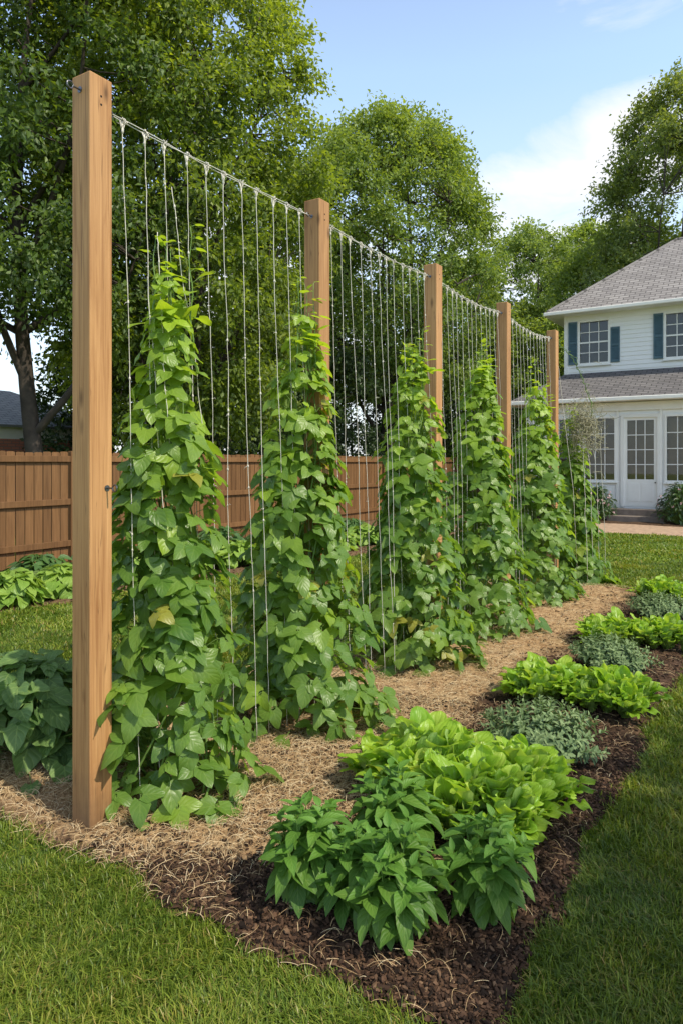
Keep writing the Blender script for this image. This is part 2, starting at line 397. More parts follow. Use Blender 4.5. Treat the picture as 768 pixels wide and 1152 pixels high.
# ------------------------------------------------------------------ camera, sun, sky
H_CAM = 1.55
cam = bpy.data.cameras.new('camera'); co = bpy.data.objects.new('camera', cam); C.objects.link(co)
co.location = (0, 0, H_CAM); co.rotation_euler = (R(90), 0, R(32.47))
cam.sensor_width = 36; cam.lens = 25.0; cam.shift_y = -56 / 1152; cam.clip_end = 2000; cam.clip_start = 0.05
bpy.context.scene.camera = co
SUN = nrm(np.array([0.80, -0.05, 0.97]))
sd = bpy.data.lights.new('sun', 'SUN'); so = bpy.data.objects.new('sun', sd); C.objects.link(so)
sd.energy = 5.0; sd.angle = R(0.6); sd.color = (1.0, 0.92, 0.76)
import mathutils
so.rotation_euler = mathutils.Vector(-SUN).to_track_quat('-Z', 'Y').to_euler()
so.location = (12, -1, 12)
w = bpy.data.worlds.new('World'); bpy.context.scene.world = w; w.use_nodes = True
nt = w.node_tree; nt.nodes.clear(); g = G(nt)
sky = g.n('ShaderNodeTexSky', sky_type='NISHITA'); sky.sun_disc = False
sky.sun_elevation = math.asin(SUN[2]); sky.sun_rotation = math.atan2(SUN[0], SUN[1])
sky.air_density = 1.0; sky.dust_density = 0.9; sky.ozone_density = 1.4
dirv = g.n('ShaderNodeTexCoord').outputs['Generated']
sep = g.n('ShaderNodeSeparateXYZ'); g.l(dirv, sep.inputs[0])
# clouds: soft cumulus drifts, low in the sky
zz = g.math('ADD', g.math('MAXIMUM', sep.outputs[2], 0.0), 0.22)
cx = g.math('DIVIDE', sep.outputs[0], zz); cy = g.math('DIVIDE', sep.outputs[1], zz)
cmb = g.n('ShaderNodeCombineXYZ'); g.l(cx, cmb.inputs[0]); g.l(cy, cmb.inputs[1])
n1 = g.noise(g.mapping(cmb.outputs[0], (1, 1, 1), (0.35, 2.1, 0.0)), 2.6, 8, 0.58, 0.5)
def bank(c, r0, r1):
    q = g.n('ShaderNodeVectorMath', operation='DOT_PRODUCT'); nv = g.n('ShaderNodeVectorMath', operation='NORMALIZE'); g.l(dirv, nv.inputs[0])
    g.l(nv.outputs[0], q.inputs[0]); q.inputs[1].default_value = tuple(nrm(np.array(c)))
    return g.mapr(q.outputs['Value'], cos(R(r1)), cos(R(r0)), 0.0, 1.0)
bk = g.math('MAXIMUM', g.math('MAXIMUM', bank((-0.150, 0.905, 0.375), 0.5, 6.0), bank((-0.255, 0.915, 0.275), 0.5, 9.5)), g.math('MAXIMUM', bank((0.10, 0.90, 0.22), 2.0, 16.0), bank((-0.62, 0.75, 0.18), 2.0, 12.0)))
far = g.mapr(n1, 0.60, 0.78, 0.0, 0.5)
cl = g.math('MAXIMUM', g.mapr(g.math('ADD', g.math('MULTIPLY', bk, 0.31), n1), 0.57, 0.80, 0.0, 1.0), g.math('MULTIPLY', far, g.mapr(sep.outputs[2], 0.5, 0.3, 0.0, 1.0)))
skb = g.mix(1.0, sky.outputs[0], g.mix(g.mapr(sep.outputs[2], 0.48, 0.85, 0.0, 1.0), (3.2, 3.4, 3.45), (1.15, 1.05, 0.9)), 'MULTIPLY')
haze = g.mapr(sep.outputs[2], 0.02, 0.46, 0.85, 0.20)
skc = g.mix(haze, skb, (8.3, 8.6, 9.0))
skc = g.mix(g.math('MULTIPLY', cl, 0.92), skc, (9.8, 9.8, 9.9))
bg = g.n('ShaderNodeBackground'); bg.inputs[1].default_value = 0.112
g.l(skc, bg.inputs[0])
wo = g.n('ShaderNodeOutputWorld'); g.l(bg.outputs[0], wo.inputs[0])
vs = bpy.context.scene.view_settings
vs.view_transform = 'Standard'; vs.look = 'None'; vs.exposure = 0; vs.gamma = 1

# ------------------------------------------------------------------ ground
BX0, BX1, BY0, BY1 = -3.95, -0.70, 1.80, 9.25     # garden bed
def bed_inside(x, y):
    """signed distance-like value: > 0 inside the garden bed"""
    left = np.where(y < 3.0, -4.05, -3.35)
    left = np.where((y >= 2.7) & (y < 3.3), -4.05 + (y - 2.7) / 0.6 * 0.7, left)
    wob = (fbm(x * 2.2, y * 2.2, 0, 11) - 0.5) * 0.22 + (fbm(x * 9, y * 9, 0, 12) - 0.5) * 0.08
    return np.minimum.reduce([x - left, BX1 - x, y - BY0, BY1 - y]) + wob
def fence_edge(y): return -6.95 + 0.12 * np.clip(y - 4, -3, 7)
def fence_bed_inside(x, y):
    wob = (fbm(x * 2, y * 2, 0, 21) - 0.5) * 0.3
    return fence_edge(y) - x + wob
def path_inside(x, y):
    wob = (fbm(x * 1.5, y * 1.5, 0, 31) - 0.5) * 0.3
    return np.minimum(y - 16.4, 18.7 - y) + wob

m = MB(); m.add([(-400, -60, -0.012), (400, -60, -0.012), (400, 700, -0.012), (-400, 700, -0.012)], np.array([(0, 1, 2, 3)]))
tag(m.build('lawn_ground', M['lawn']), kind='structure')

def sheet(name, x0, x1, y0, y1, step, inside, zfun, agefun, mat):
    xs = np.arange(x0, x1 + step, step); ys = np.arange(y0, y1 + step, step)
    X, Y = np.meshgrid(xs, ys)
    ins = inside(X, Y)
    Z = np.where(ins > 0, zfun(X, Y), 0) * np.clip(ins / 0.12, 0, 1) - 0.02 * (1 - np.clip((ins + 0.02) / 0.05, 0, 1)) + 0.002
    k = len(xs); i, j = np.meshgrid(np.arange(len(ys) - 1), np.arange(k - 1), indexing='ij')
    f = np.stack([i * k + j, i * k + j + 1, (i + 1) * k + j + 1, (i + 1) * k + j], -1).reshape(-1, 4)
    keep = (ins.ravel()[f] > -0.06).any(1)
    mb = MB(); mb.add(np.stack([X, Y, Z], -1).reshape(-1, 3), f[keep], age=agefun(X, Y).ravel())
    return tag(mb.build(name, mat, smooth=True), kind='structure')
def straw_mask(x, y):
    wob = (fbm(x * 3, y * 3, 0, 41) - 0.5) * 0.9
    a = np.clip((-1.62 + wob * 0.6 - x) / 0.25 + 0.5, 0, 1)
    b = np.clip((y - 8.75 + wob) / 0.3, 0, 1)
    c = np.clip((y - 1.72 + wob * 0.25 - np.clip(x + 2.2, 0, 1) * 0.55) / 0.25, 0.25, 1)
    return np.maximum(a * c, b)
def bed_z(x, y): return 0.018 + 0.05 * (fbm(x * 3, y * 3, 0, 51) - 0.4) + 0.022 * (fbm(x * 22, y * 22, 0, 52) - 0.5)
sheet('garden_bed', -4.3, -0.5, 1.55, 9.45, 0.02, bed_inside, bed_z, straw_mask, M['soil'])
sheet('fence_bed', -9.6, -5.6, 1.0, 24.0, 0.06, fence_bed_inside, lambda x, y: 0.02 + 0.04 * (fbm(x * 3, y * 3, 0, 53) - 0.4), lambda x, y: 0.25 + 0 * x, M['soil'])
M['path'] = plain('brick_dust_path', (0.38, 0.26, 0.175), 0.9, var=0.3, scale=9, bump=0.6, bscale=40)
sheet('garden_path', -9.0, 8.0, 16.0, 19.1, 0.1, path_inside, lambda x, y: 0.012 + 0.01 * fbm(x * 5, y * 5, 0, 54), lambda x, y: 0.5 + 0 * x, M['path'])
sheet('house_bed', -7.6, 8.0, 18.4, 20.2, 0.1, lambda x, y: np.minimum(y - 18.6, 20.1 - y) + 0 * x, lambda x, y: 0.03 + 0.05 * (fbm(x * 3, y * 3, 0, 55) - 0.4), lambda x, y: 0.05 + 0 * x, M['soil'])

# ------------------------------------------------------------------ grass blades (denser close to the viewpoint)
def to_cam(x, y):
    z = -0.5369 * x + 0.8437 * y; l = 0.8437 * x + 0.5369 * y
    return z, l
def grass_patch(z0, z1, dens, h, wd, r):
    L = z1 * 0.62 + 1.6
    n = int((z1 - z0) * 2 * L * dens)
    z = r.uniform(z0, z1, n); l = r.uniform(-L, L, n)
    k = (np.abs(l) < 0.56 * z + 0.35) | ((np.abs(l) < 0.56 * z + 1.8) & (r.random(n) < 0.45))
    z, l = z[k], l[k]
    x = -0.5369 * z + 0.8437 * l; y = 0.8437 * z + 0.5369 * l
    bi = bed_inside(x, y); fi = fence_bed_inside(x, y); pi_ = path_inside(x, y)
    jit = r.uniform(-0.05, 0.03, len(x))
    k = (bi < jit + 0.01) & (fi < jit) & (pi_ < jit) & (y < 18.5) & (x > -9)
    k &= r.random(len(x)) < 0.55 + 0.75 * fbm(x * 5, y * 5, 0, 61)
    x, y = x[k], y[k]; n = len(x)
    cl = fbm(x * 2.5, y * 2.5, 0, 62)
    hh = h * r.uniform(0.5, 1.3, n) * (0.55 + 0.9 * cl)
    az = r.uniform(0, 2 * pi, n); az = np.where(r.random(n) < 0.35, 9.0 * fbm(x * 2.3, y * 2.3, 0, 63) + r.normal(0, 0.6, n), az)
    ln = r.uniform(0.15, 1.5, n)[:, None]
    d = np.stack([np.cos(az), np.sin(az), 0 * az], -1); az2 = az + r.normal(0, 0.7, n); d2 = np.stack([np.cos(az2), np.sin(az2), 0 * az], -1)
    sdv = np.stack([-np.sin(az), np.cos(az), 0 * az], -1)
    P = np.stack([x, y, np.full(n, -0.012)], -1)
    W = (wd * r.uniform(0.65, 1.35, n))[:, None]; hh = hh[:, None]
    up = np.array([0, 0, 1.0])
    def at(q): return P + up * hh * (q - 0.42 * ln * q * q) + d * hh * 0.45 * ln * q + d2 * hh * 0.55 * ln * q * q
    a1, a2, t = at(0.4), at(0.75), at(1.0)
    v = np.stack([P - sdv * W, P + sdv * W, a1 + sdv * W, a1 - sdv * W, a2 + sdv * W * 0.7, a2 - sdv * W * 0.7, t], 1).reshape(-1, 3)
    o = np.arange(n)[:, None] * 7
    rn = np.clip(0.42 + 0.27 * r.standard_normal(n) + 0.9 * (cl - 0.5), 0, 0.9)
    rn = np.where(r.random(n) < 0.055, r.uniform(0.9, 1, n), rn)
    uv = np.tile([(0, 0), (1, 0), (1, 0.4), (0, 0.4), (1, 0.75), (0, 0.75), (0.5, 1)], (n, 1))
    return v, [o + np.array([[0, 1, 2, 3]]), o + np.array([[3, 2, 4, 5]]), o + np.array([[5, 4, 6]])], np.repeat(rn, 7), uv
r = np.random.default_rng(101)
m = MB()
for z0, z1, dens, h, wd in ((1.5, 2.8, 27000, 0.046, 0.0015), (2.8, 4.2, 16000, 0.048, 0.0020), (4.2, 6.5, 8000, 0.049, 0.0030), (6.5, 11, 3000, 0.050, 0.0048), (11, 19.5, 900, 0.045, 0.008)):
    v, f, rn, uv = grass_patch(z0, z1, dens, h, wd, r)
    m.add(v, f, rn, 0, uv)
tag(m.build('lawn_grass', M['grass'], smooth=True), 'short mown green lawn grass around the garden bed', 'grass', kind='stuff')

# ------------------------------------------------------------------ mulch and straw
def chips(n, x0, x1, y0, y1, smin, smax, zf, inside, keep, r):
    x = r.uniform(x0, x1, n); y = r.uniform(y0, y1, n)
    k = (inside(x, y) > 0.0) & (r.random(n) < keep(x, y)); x, y = x[k], y[k]; n = len(x)
    base = np.array([(-1, -.5, 0), (0.1, -.75, 0), (1, -.3, 0), (.8, .55, 0), (-.2, .7, 0), (-.9, .4, 0)])
    s = (smin + (smax - smin) * r.random(n) ** 2.2)[:, None, None]
    b = base[None] * np.array([1, 0.75, 1]) * r.uniform(0.55, 1.4, (n, 6, 1)) * s
    th = s * r.uniform(0.15, 0.5, (n, 1, 1)); zt = np.array([0, 0, 1.0])
    v = np.concatenate([b, b * 0.82 + zt * th], 1)
    a, bb, cc = r.uniform(0, 2 * pi, n), r.normal(0, 0.35, n), r.normal(0, 0.35, n)
    ca, sa, cb, sb, cg, sg = np.cos(a), np.sin(a), np.cos(bb), np.sin(bb), np.cos(cc), np.sin(cc)
    Rm = np.stack([np.stack([ca * cb, ca * sb * sg - sa * cg, ca * sb * cg + sa * sg], -1), np.stack([sa * cb, sa * sb * sg + ca * cg, sa * sb * cg - ca * sg], -1), np.stack([-sb, cb * sg, cb * cg], -1)], 1)
    v = np.einsum('nij,nkj->nki', Rm, v) + np.stack([x, y, zf(x, y) + 0.003 + 0.006 * r.random(n)], -1)[:, None]
    o = np.arange(n)[:, None] * 12
    q = np.array([(i, (i + 1) % 6, 6 + (i + 1) % 6, 6 + i) for i in range(6)])
    m = MB(); m.add(v.reshape(-1, 3), [(o[:, :, None] + q[None]).reshape(-1, 4), o + np.array([[6, 7, 8, 9, 10, 11]])], np.repeat(r.random(n), 12))
    return m
def zb(x, y): return np.clip(bed_z(x, y), -0.01, 1) * np.clip(bed_inside(x, y) / 0.12, 0, 1)
m = chips(46000, -4.1, -0.6, 1.6, 9.3, 0.0035, 0.018, zb, bed_inside, lambda x, y: (1.0 - 0.75 * straw_mask(x, y)) * np.clip(1.6 - y / 8, 0.3, 1), np.random.default_rng(201))
m2 = chips(95000, -2.4, -0.55, 1.6, 4.2, 0.0025, 0.014, zb, bed_inside, lambda x, y: 1.0 - 0.8 * straw_mask(x, y), np.random.default_rng(203))
for q in range(len(m2.v)): m.add(m2.v[q], [f for f in m2.f], m2.r[q])
tag(m.build('bark_mulch', M['chips']), 'dark brown bark mulch chips along the vegetable strip', 'mulch', kind='stuff')
m = chips(5000, -7.4, -5.7, 2, 12, 0.01, 0.035, lambda x, y: 0 * x + 0.02, fence_bed_inside, lambda x, y: 0.9 + 0 * x, np.random.default_rng(202))
tag(m.build('bark_mulch', M['chips']), 'brown mulch along the far bed in front of the fence', 'mulch', kind='stuff')
def straws(n, x0, x1, y0, y1, keep, r, lmin=0.015, lmax=0.10, wd=0.00062, lift=0.02):
    x = r.uniform(x0, x1, n); y = r.uniform(y0, y1, n)
    k = (bed_inside(x, y) > -0.04) & (r.random(n) < keep(x, y)); x, y = x[k], y[k]; n = len(x)
    az = r.uniform(0, 2 * pi, n); L = r.uniform(lmin, lmax, n); cv = r.normal(0, 0.38, n)
    tl = r.normal(0, 0.13, n); bw = r.uniform(0, 0.02, n)
    ts = np.linspace(-0.5, 0.5, 6)
    px = x[:, None] + L[:, None] * (ts * np.cos(az)[:, None] - cv[:, None] * (ts ** 2 - 0.1) * np.sin(az)[:, None])
    py = y[:, None] + L[:, None] * (ts * np.sin(az)[:, None] + cv[:, None] * (ts ** 2 - 0.1) * np.cos(az)[:, None])
    pz = zb(x, y)[:, None] + 0.006 + lift * r.random(n)[:, None] + L[:, None] * ts * tl[:, None] + bw[:, None] * (1 - 4 * ts ** 2)
    pz = np.maximum(pz, zb(px, py) + 0.003)
    W = (wd * r.uniform(0.6, 1.6, n))[:, None]
    sx, sy = -np.sin(az)[:, None] * W, np.cos(az)[:, None] * W
    A = np.stack([px + sx, py + sy, pz], -1); B = np.stack([px - sx, py - sy, pz], -1); Cc = np.stack([px, py, pz + W * 1.2], -1)
    v = np.stack([A, Cc, B], 2).reshape(n, -1, 3)
    o = np.arange(n)[:, None, None] * 18
    q = np.array([(i * 3 + j, i * 3 + j + 1, i * 3 + j + 4, i * 3 + j + 3) for i in range(5) for j in range(2)])
    m = MB(); m.add(v.reshape(-1, 3), (o + q[None]).reshape(-1, 4), np.repeat(r.random(n), 18))
    return m
m = straws(125000, -4.1, -0.75, 1.65, 9.3, lambda x, y: np.clip(straw_mask(x, y), 0.11, 1) * np.clip(1.5 - y / 6, 0.22, 1), np.random.default_rng(301))
tag(m.build('straw_mulch', M['straw'], smooth=True), 'dry pale straw spread under the climbing beans', 'straw', kind='stuff')

# ------------------------------------------------------------------ trellis posts
PX = -2.516
PY = [1.983, 3.67, 5.355, 7.04, 8.79]
ORD = ['tall cedar post at the lawn corner of the bed, start of the row', 'second cedar post of the row, counted from the lawn corner',
       'middle cedar post of the five in the row', 'fourth cedar post of the row, counted from the lawn corner',
       'last cedar post of the row, toward the white house']
a = 0.0575
def eye_bolt(mb, p, ax, s=1.0):
    """shank, washer and ring along axis ax from the surface point p"""
    p = np.asarray(p, float); ax = np.asarray(ax, float)
    mb.tube([p - ax * 0.012, p + ax * 0.03 * s], 0.0035 * s, 8)
    mb.tube([p, p + ax * 0.003], 0.011 * s, 12)
    sd = nrm(np.cross(ax, [0, 0, 1.0])); c = p + ax * 0.041 * s
    t = np.linspace(0, 2 * pi, 17)
    mb.tube([c + 0.012 * s * (cos(q) * ax + sin(q) * np.array([0, 0, 1.0])) for q in t], 0.003 * s, 6, cap=False)
WZ = 3.07
for i, y in enumerate(PY):
    t = thing('trellis_post', ORD[i], 'post', (PX, y, 0), 0, 'cedar trellis posts')
    m = MB(); m.bbox(-a, a, -a, a, -0.15, 3.175 + 0.01 * sin(i * 3), 0.005, rnd=(0.62, 0.35, 0.8, 0.5, 0.7)[i])
    m.build('timber', M['post'], t)
    if i == 0:
        m = MB(); eye_bolt(m, (-0.004, -a, 3.11), (0, -1, 0), 1.2); m.build('eye_bolt', M['steel'], t)
        m = MB(); eye_bolt(m, (a, 0.03, 1.44), (1, 0, 0), 1.2); m.build('eye_bolt', M['steel'], t)
    m = MB(); eye_bolt(m, (0, -a if i else a, WZ), (0, -1 if i else 1, 0)); m.build('eye_bolt', M['steel'], t)
    if 0 < i < 4:
        m = MB(); eye_bolt(m, (0, a, WZ), (0, 1, 0)); m.build('eye_bolt', M['steel'], t)
    m = MB()
    for z in (3.09, 3.055):
        m = MB(); m.tube([(a - 0.004, 0.0, z), (a + 0.0008, 0.0, z)], 0.005, 10); m.build('drilled_hole', M['hole'], t)

# wires and twine strings
BAY = ['between the first two posts', 'between the second and middle posts', 'between the middle and fourth posts', 'between the fourth and last posts']
NTH = ['first', 'second', 'third', 'fourth', 'fifth', 'sixth', 'seventh', 'eighth', 'ninth', 'tenth', 'eleventh', 'twelfth', 'thirteenth']
SAG = [0.010, 0.022, 0.04, 0.05]
def wire_z(b, u): return WZ - 4 * SAG[b] * u * (1 - u)
for b in range(4):
    m = MB()
    u = np.linspace(0, 1, 25)
    y = PY[b] + a + 0.045 + u * (PY[b + 1] - PY[b] - 2 * a - 0.09)
    for k in (-1, 1):
        m.tube(np.stack([PX + k * 0.006 * np.cos(u * 9), y, wire_z(b, u) + k * 0.006 * np.sin(u * 9)], -1), 0.0022, 6)
    tag(m.build('support_wire', M['wire'], smooth=True), 'twisted white support wire ' + BAY[b], 'wire', 'support wires')

def twine_string(top, bot, r, rad=0.0018, knots=7, tie=True, name='twine_string', tiesize=1.0):
    top = np.array(top, float); bot = np.array(bot, float)
    n = 34; u = np.linspace(0, 1, n)[:, None]
    p = top + (bot - top) * u
    amp = 0.006 * np.sin(pi * u[:, 0])
    p[:, 0] += amp * np.sin(u[:, 0] * r.uniform(5, 12) + r.uniform(0, 6)) + 0.0012 * r.standard_normal(n)
    p[:, 1] += amp * np.sin(u[:, 0] * r.uniform(5, 12) + r.uniform(0, 6)) + 0.0012 * r.standard_normal(n)
    root = bpy.data.objects.new(name, None); C.objects.link(root); root.location = tuple(bot)
    p -= bot
    m = MB(); m.tube(p, rad * (1 + 0.15 * r.standard_normal(n)), 5)
    for q in np.sort(r.uniform(0.06, 0.96, knots)):
        c = np.array([np.interp(q, u[:, 0], p[:, k]) for k in range(3)])
        s = rad * r.uniform(1.5, 2.6)
        m.tube([c + (0, 0, -2.2 * s), c + (0, 0, -s), c, c + (0, 0, s), c + (0, 0, 2.2 * s)], [0.3 * s, s, 1.15 * s, s, 0.3 * s], 6)
        if r.random() < 0.7:
            e = nrm(r.standard_normal(3) * (1, 1, 0.5)) * r.uniform(0.012, 0.026)
            m.tube([c, c + e * 0.6 + (0, 0, 0.003), c + e + (0, 0, -0.004)], [rad * 0.7, rad * 0.6, rad * 0.3], 4)
    m.build('twine', M['twine'], root, True)
    if tie:
        m = MB(); tp = p[0]; z = tiesize
        for k in range(5):
            t = np.linspace(0, 2 * pi, 11)
            o = r.normal(0, 0.003, 3)
            m.tube(tp + o + np.stack([0.009 * z * np.cos(t), 0.004 * (k - 2) + 0.002 * t, 0.010 * z * np.sin(t) + 0.002], -1), 0.0021, 4)
        for k in range(4):
            m.tube([tp + (0, 0.010 * (k - 1.5), 0.0), tp + (r.normal(0, .004), 0.005 * (k - 1.5), -0.022 * z), tp + (0, 0, -0.055 * z)], [0.003, 0.0028, 0.0018], 4)
        m.tube([tp + (0, 0, -0.03 * z), tp + (0, 0, -0.045 * z), tp + (0, 0, -0.06 * z)], [0.003, 0.0062 * z, 0.003], 6)
        for k in range(3):
            e = nrm(r.standard_normal(3)) * 0.028
            m.tube([tp + (0, 0, -0.02), tp + (0, 0, -0.02) + e * (1, 1, 0.6)], [0.0015, 0.0008], 4)
        m.build('tie_knot', M['twine'], root, True)
    return root
r = np.random.default_rng(11)
for b in range(4):
    n = (11, 12, 13, 13)[b]
    for k in range(n):
        u = (k + 0.42) / n + 0.006 * r.standard_normal()
        y = PY[b] + a + 0.045 + u * (PY[b + 1] - PY[b] - 2 * a - 0.09)
        lean = r.uniform(0.07, 0.13)
        o = twine_string((PX, y, wire_z(b, u) - 0.003), (PX + lean, y + r.normal(0, 0.012), 0.06), r, knots=int(r.integers(6, 11)) - b)
        tag(o, NTH[k] + ' knotted twine from the lawn end, hanging ' + BAY[b], 'twine', 'knotted twine strings')
# extra loose strings by the first vine
for (y0, z0, y1, z1, lab) in ((2.33, 2.62, 2.25, 1.75, 'short slack twine forking off beside the first vine top'), (2.42, 2.86, 2.50, 1.6, 'slanting loose twine above the first vine, not tied to the wire'), (2.27, 2.40, 2.24, 1.2, 'frayed short twine beside the first post and vine')):
    o = twine_string((PX + 0.02, y0, z0), (PX + 0.17, y1, z1), r, knots=5, tie=False, name='loose_twine')
    tag(o, lab, 'twine')

# ------------------------------------------------------------------ bean vines
def vine_r(h, top, base):
    q = np.clip(h / top, 0, 1)
    return base * (1.0 - 0.84 * q) * np.where(q > 0.82, np.clip((1.10 - q) / 0.28, 0, 1) ** 0.5, 1)
def bean_vine(x, y, top, base, label, r, nleaf=430, ry=1.0, tip=0.35, spill=0.0, scale=1.0):
    t = thing('bean_vine', label, 'bean vine', (x, y, 0), 0, 'climbing bean vines')
    st = MB(); fo = MB()
    # twining main stems
    for k in range(10):
        ph = r.uniform(0, 2 * pi); tw = r.uniform(1.2, 2.6) * pi; hh = top * r.uniform(0.75, 1.0)
        z = np.linspace(0, hh, 26); q = z / hh
        rr = vine_r(z, top * 1.03, base) * r.uniform(0.25, 0.75)
        st.tube(np.stack([rr * np.cos(ph + tw * q), ry * rr * np.sin(ph + tw * q), z], -1), np.linspace(0.0065, 0.003, 26), 5, r.random())
    # growing tips that climb the twine
    for k in range(4):
        z0 = top * 0.86; hh = top + tip * r.uniform(0.1, 1.0) ** 1.3
        z = np.linspace(z0, hh, 12); ox, oy = r.normal(0.02, 0.035), r.normal(0, 0.07) * ry
        w = 0.006 * np.sin((z - z0) * 25 + r.uniform(0, 6)); px = ox + w + 0.03 * r.normal() * (z - z0); py = oy * np.linspace(1, 0.6, 12) + 0.006 * np.cos((z - z0) * 25)
        st.tube(np.stack([px, py, z], -1), np.linspace(0.0045, 0.0018, 12), 5, 0.9)
        for q in range(2, 12):
            d = nrm(np.array([r.normal(0.4, 0.6), r.normal(0, 0.9), r.uniform(-0.1, 0.7)])); s = np.interp(q, [2, 11], [0.10, 0.04]) * r.uniform(0.8, 1.25)
            P0 = np.array([px[q], py[q], z[q]]); P1 = P0 + d * s * 0.6
            st.tube([P0, P1], 0.0014, 4, 0.9)
            nn = nrm(np.array([d[0], d[1], 1.3]))
            scatter(fo, T['bean'], [P1] * 1, [d + (0, 0, -0.25)], [nn], s * 1.0, r, age=r.uniform(0.75, 1.0))
    # trifoliate leaves over the column
    n = nleaf
    u = r.random(n)
    h = top * (1 - (1 - u) ** 0.72) * 1.0 + 0.03
    ph = r.uniform(0, 2 * pi, n)
    rad = vine_r(h, top * 1.02, base) * np.where(r.random(n) < 0.72, r.uniform(0.80, 1.12, n), r.uniform(0.35, 0.82, n)) * (0.72 + 0.56 * fbm(np.cos(ph) * 1.6 + 3, np.sin(ph) * 1.6 + h * 3.6, 0, int(y * 10)))
    if spill: 
        k = (h < 0.5) & (np.cos(ph - 0.9) > 0.3); rad = np.where(k, rad * (1 + spill * (1 - h / 0.5) * r.random(n)), rad); h = np.where(k, h * 0.8, h)
    out = np.stack([np.cos(ph), ry * np.sin(ph), 0 * ph], -1)
    P = out * rad[:, None] + np.stack([0 * h, 0 * h, h], -1)
    out = nrm(out)
    side = np.stack([-out[:, 1], out[:, 0], 0 * ph], -1)
    q = h / top
    size = scale * (0.122 - 0.050 * np.clip((q - 0.62) / 0.38, 0, 1)) * r.uniform(0.62, 1.28, n)
    age = np.clip((q - 0.55) / 0.45, 0, 1) * 0.85 * r.uniform(0.5, 1.0, n) + 0.55 * (r.random(n) < 0.16) * r.random(n) + 0.14 * r.random(n)
    age = np.clip(age, 0, 1)
    upb = r.uniform(0.35, 1.5, n)
    N = nrm(out + np.array([0, 0, 1.0]) * upb[:, None] + 0.27 * r.standard_normal((n, 3)))
    D = nrm(out * r.uniform(0.3, 0.9, n)[:, None] - np.array([0, 0, 1.0]) * r.uniform(0.15, 0.8, n)[:, None] + side * r.normal(0, 0.45, n)[:, None])
    D = nrm(D - N * (D * N).sum(-1, keepdims=True))
    S = np.cross(N, D)
    sz = size[:, None]
    rn = r.random(n)
    J = P + out * 0.02
    scatter(fo, T['bean'], J + D * sz * 0.22, D, N, size, r, rn, age)
    for sg in (1, -1):
        k = r.random(n) < 0.9
        Ds = nrm(S * sg * 0.95 + D * r.uniform(0.0, 0.45, n)[:, None]); Ns = nrm(N + 0.3 * S * sg + 0.22 * r.standard_normal((n, 3)))
        scatter(fo, T['bean'], (J + Ds * sz * 0.10)[k], Ds[k], Ns[k], size[k] * r.uniform(0.82, 1.0, k.sum()), r, rn[k], age[k])
    # petioles
    for i in range(0, n):
        c = P[i] * (0.45, 0.45, 1) + (0, 0, -0.07)
        st.tube([c, (c + J[i]) / 2 + (0, 0, 0.018), J[i], J[i] + D[i] * size[i] * 0.24], [0.0022, 0.002, 0.0017, 0.0012], 4, rn[i], cap=False)
    st.build('stem', M['stem'], t, True)
    fo.build('foliage', M['bean'], t, True)
    return t
VX = -2.47
bean_vine(VX, 2.37, 2.42, 0.335, 'bean vine beside the post at the lawn corner, twining to a thin tip', np.random.default_rng(21), 500, 0.95, 0.38, 0.55, 0.80)
bean_vine(VX - 0.03, 3.48, 2.40, 0.405, 'bean vine crowding the second post, straw path at its foot', np.random.default_rng(22), 680, 1.0, 0.35, 0.3, 0.80)
bean_vine(VX - 0.02, 4.93, 2.42, 0.43, 'bean vine leaning on the middle post with fence behind it', np.random.default_rng(23), 660, 1.05, 0.3, 0.2, 0.82)
bean_vine(VX, 6.27, 2.52, 0.43, 'broad bean vine filling the bay before the fourth post', np.random.default_rng(24), 720, 1.4, 0.25, 0.2, 0.84)
bean_vine(VX, 7.95, 2.40, 0.42, 'bean vine just before the last post, seen against the house roof', np.random.default_rng(25), 660, 1.35, 0.3, 0.2, 0.84)
bean_vine(VX + 0.02, 9.38, 2.10, 0.37, 'bean vine past the last post, beside the dried tangle', np.random.default_rng(26), 380, 1.0, 0.25, 0.5)

# dried strand and tangle at the end of the row
r = np.random.default_rng(31)
t = thing('dried_vine', 'dried vine drooping from the last post with a grey twiggy tangle', 'dried vine', (PX, 8.79, 0))
m = MB()
arc = np.array([(0.0, 0.07, 3.06), (0.08, 0.16, 2.98), (0.17, 0.26, 2.86), (0.24, 0.33, 2.70), (0.30, 0.40, 2.48), (0.36, 0.46, 2.28), (0.36, 0.47, 2.1)])
tt = np.linspace(0, 6, 40); arc = np.stack([np.interp(tt, range(7), arc[:, k]) for k in range(3)], -1) + 0.006 * r.standard_normal((40, 3))
m.tube(arc, np.linspace(0.0035, 0.006, 40), 5); m.tube(arc + (0.012, 0.01, 0.0) + 0.018 * r.standard_normal((40, 3)), 0.003, 4)
m.build('stem', M['stem'], t, True)
m = MB()
for k in range(900):
    c = np.array([0.27, 0.42, 1.98]) + r.normal(0, 1, 3) * (0.10, 0.10, 0.16)
    d = nrm(r.standard_normal(3)) * r.uniform(0.05, 0.14)
    m.tube([c - d / 2, c + 0.02 * r.standard_normal(3), c + d / 2], [0.0026, 0.003, 0.0014], 4, r.random(), cap=False)
m.build('tangle', M['dry'], t, True)
for k in range(4):
    u = np.linspace(0, 1, 22)[:, None]
    p = np.array([0.26 + 0.06 * k, 0.38 + 0.05 * k, 2.0]) + u * np.array([0.10 - 0.03 * k, 0.14 * (k - 1), -1.93]) + 0.010 * r.standard_normal((22, 3)).cumsum(0) * (1 - u)
    m = MB(); m.tube(p, 0.003, 5); m.build('hanging_twine', M['twine'], t, True)
p = np.array([(0.0, 0.07, 3.05), (0.05, 0.10, 2.7), (0.09, 0.15, 2.2), (0.2, 0.2, 1.2), (0.24, 0.25, 0.08)])
m = MB(); m.tube(p, 0.003, 5); m.build('hanging_twine', M['twine'], t, True)

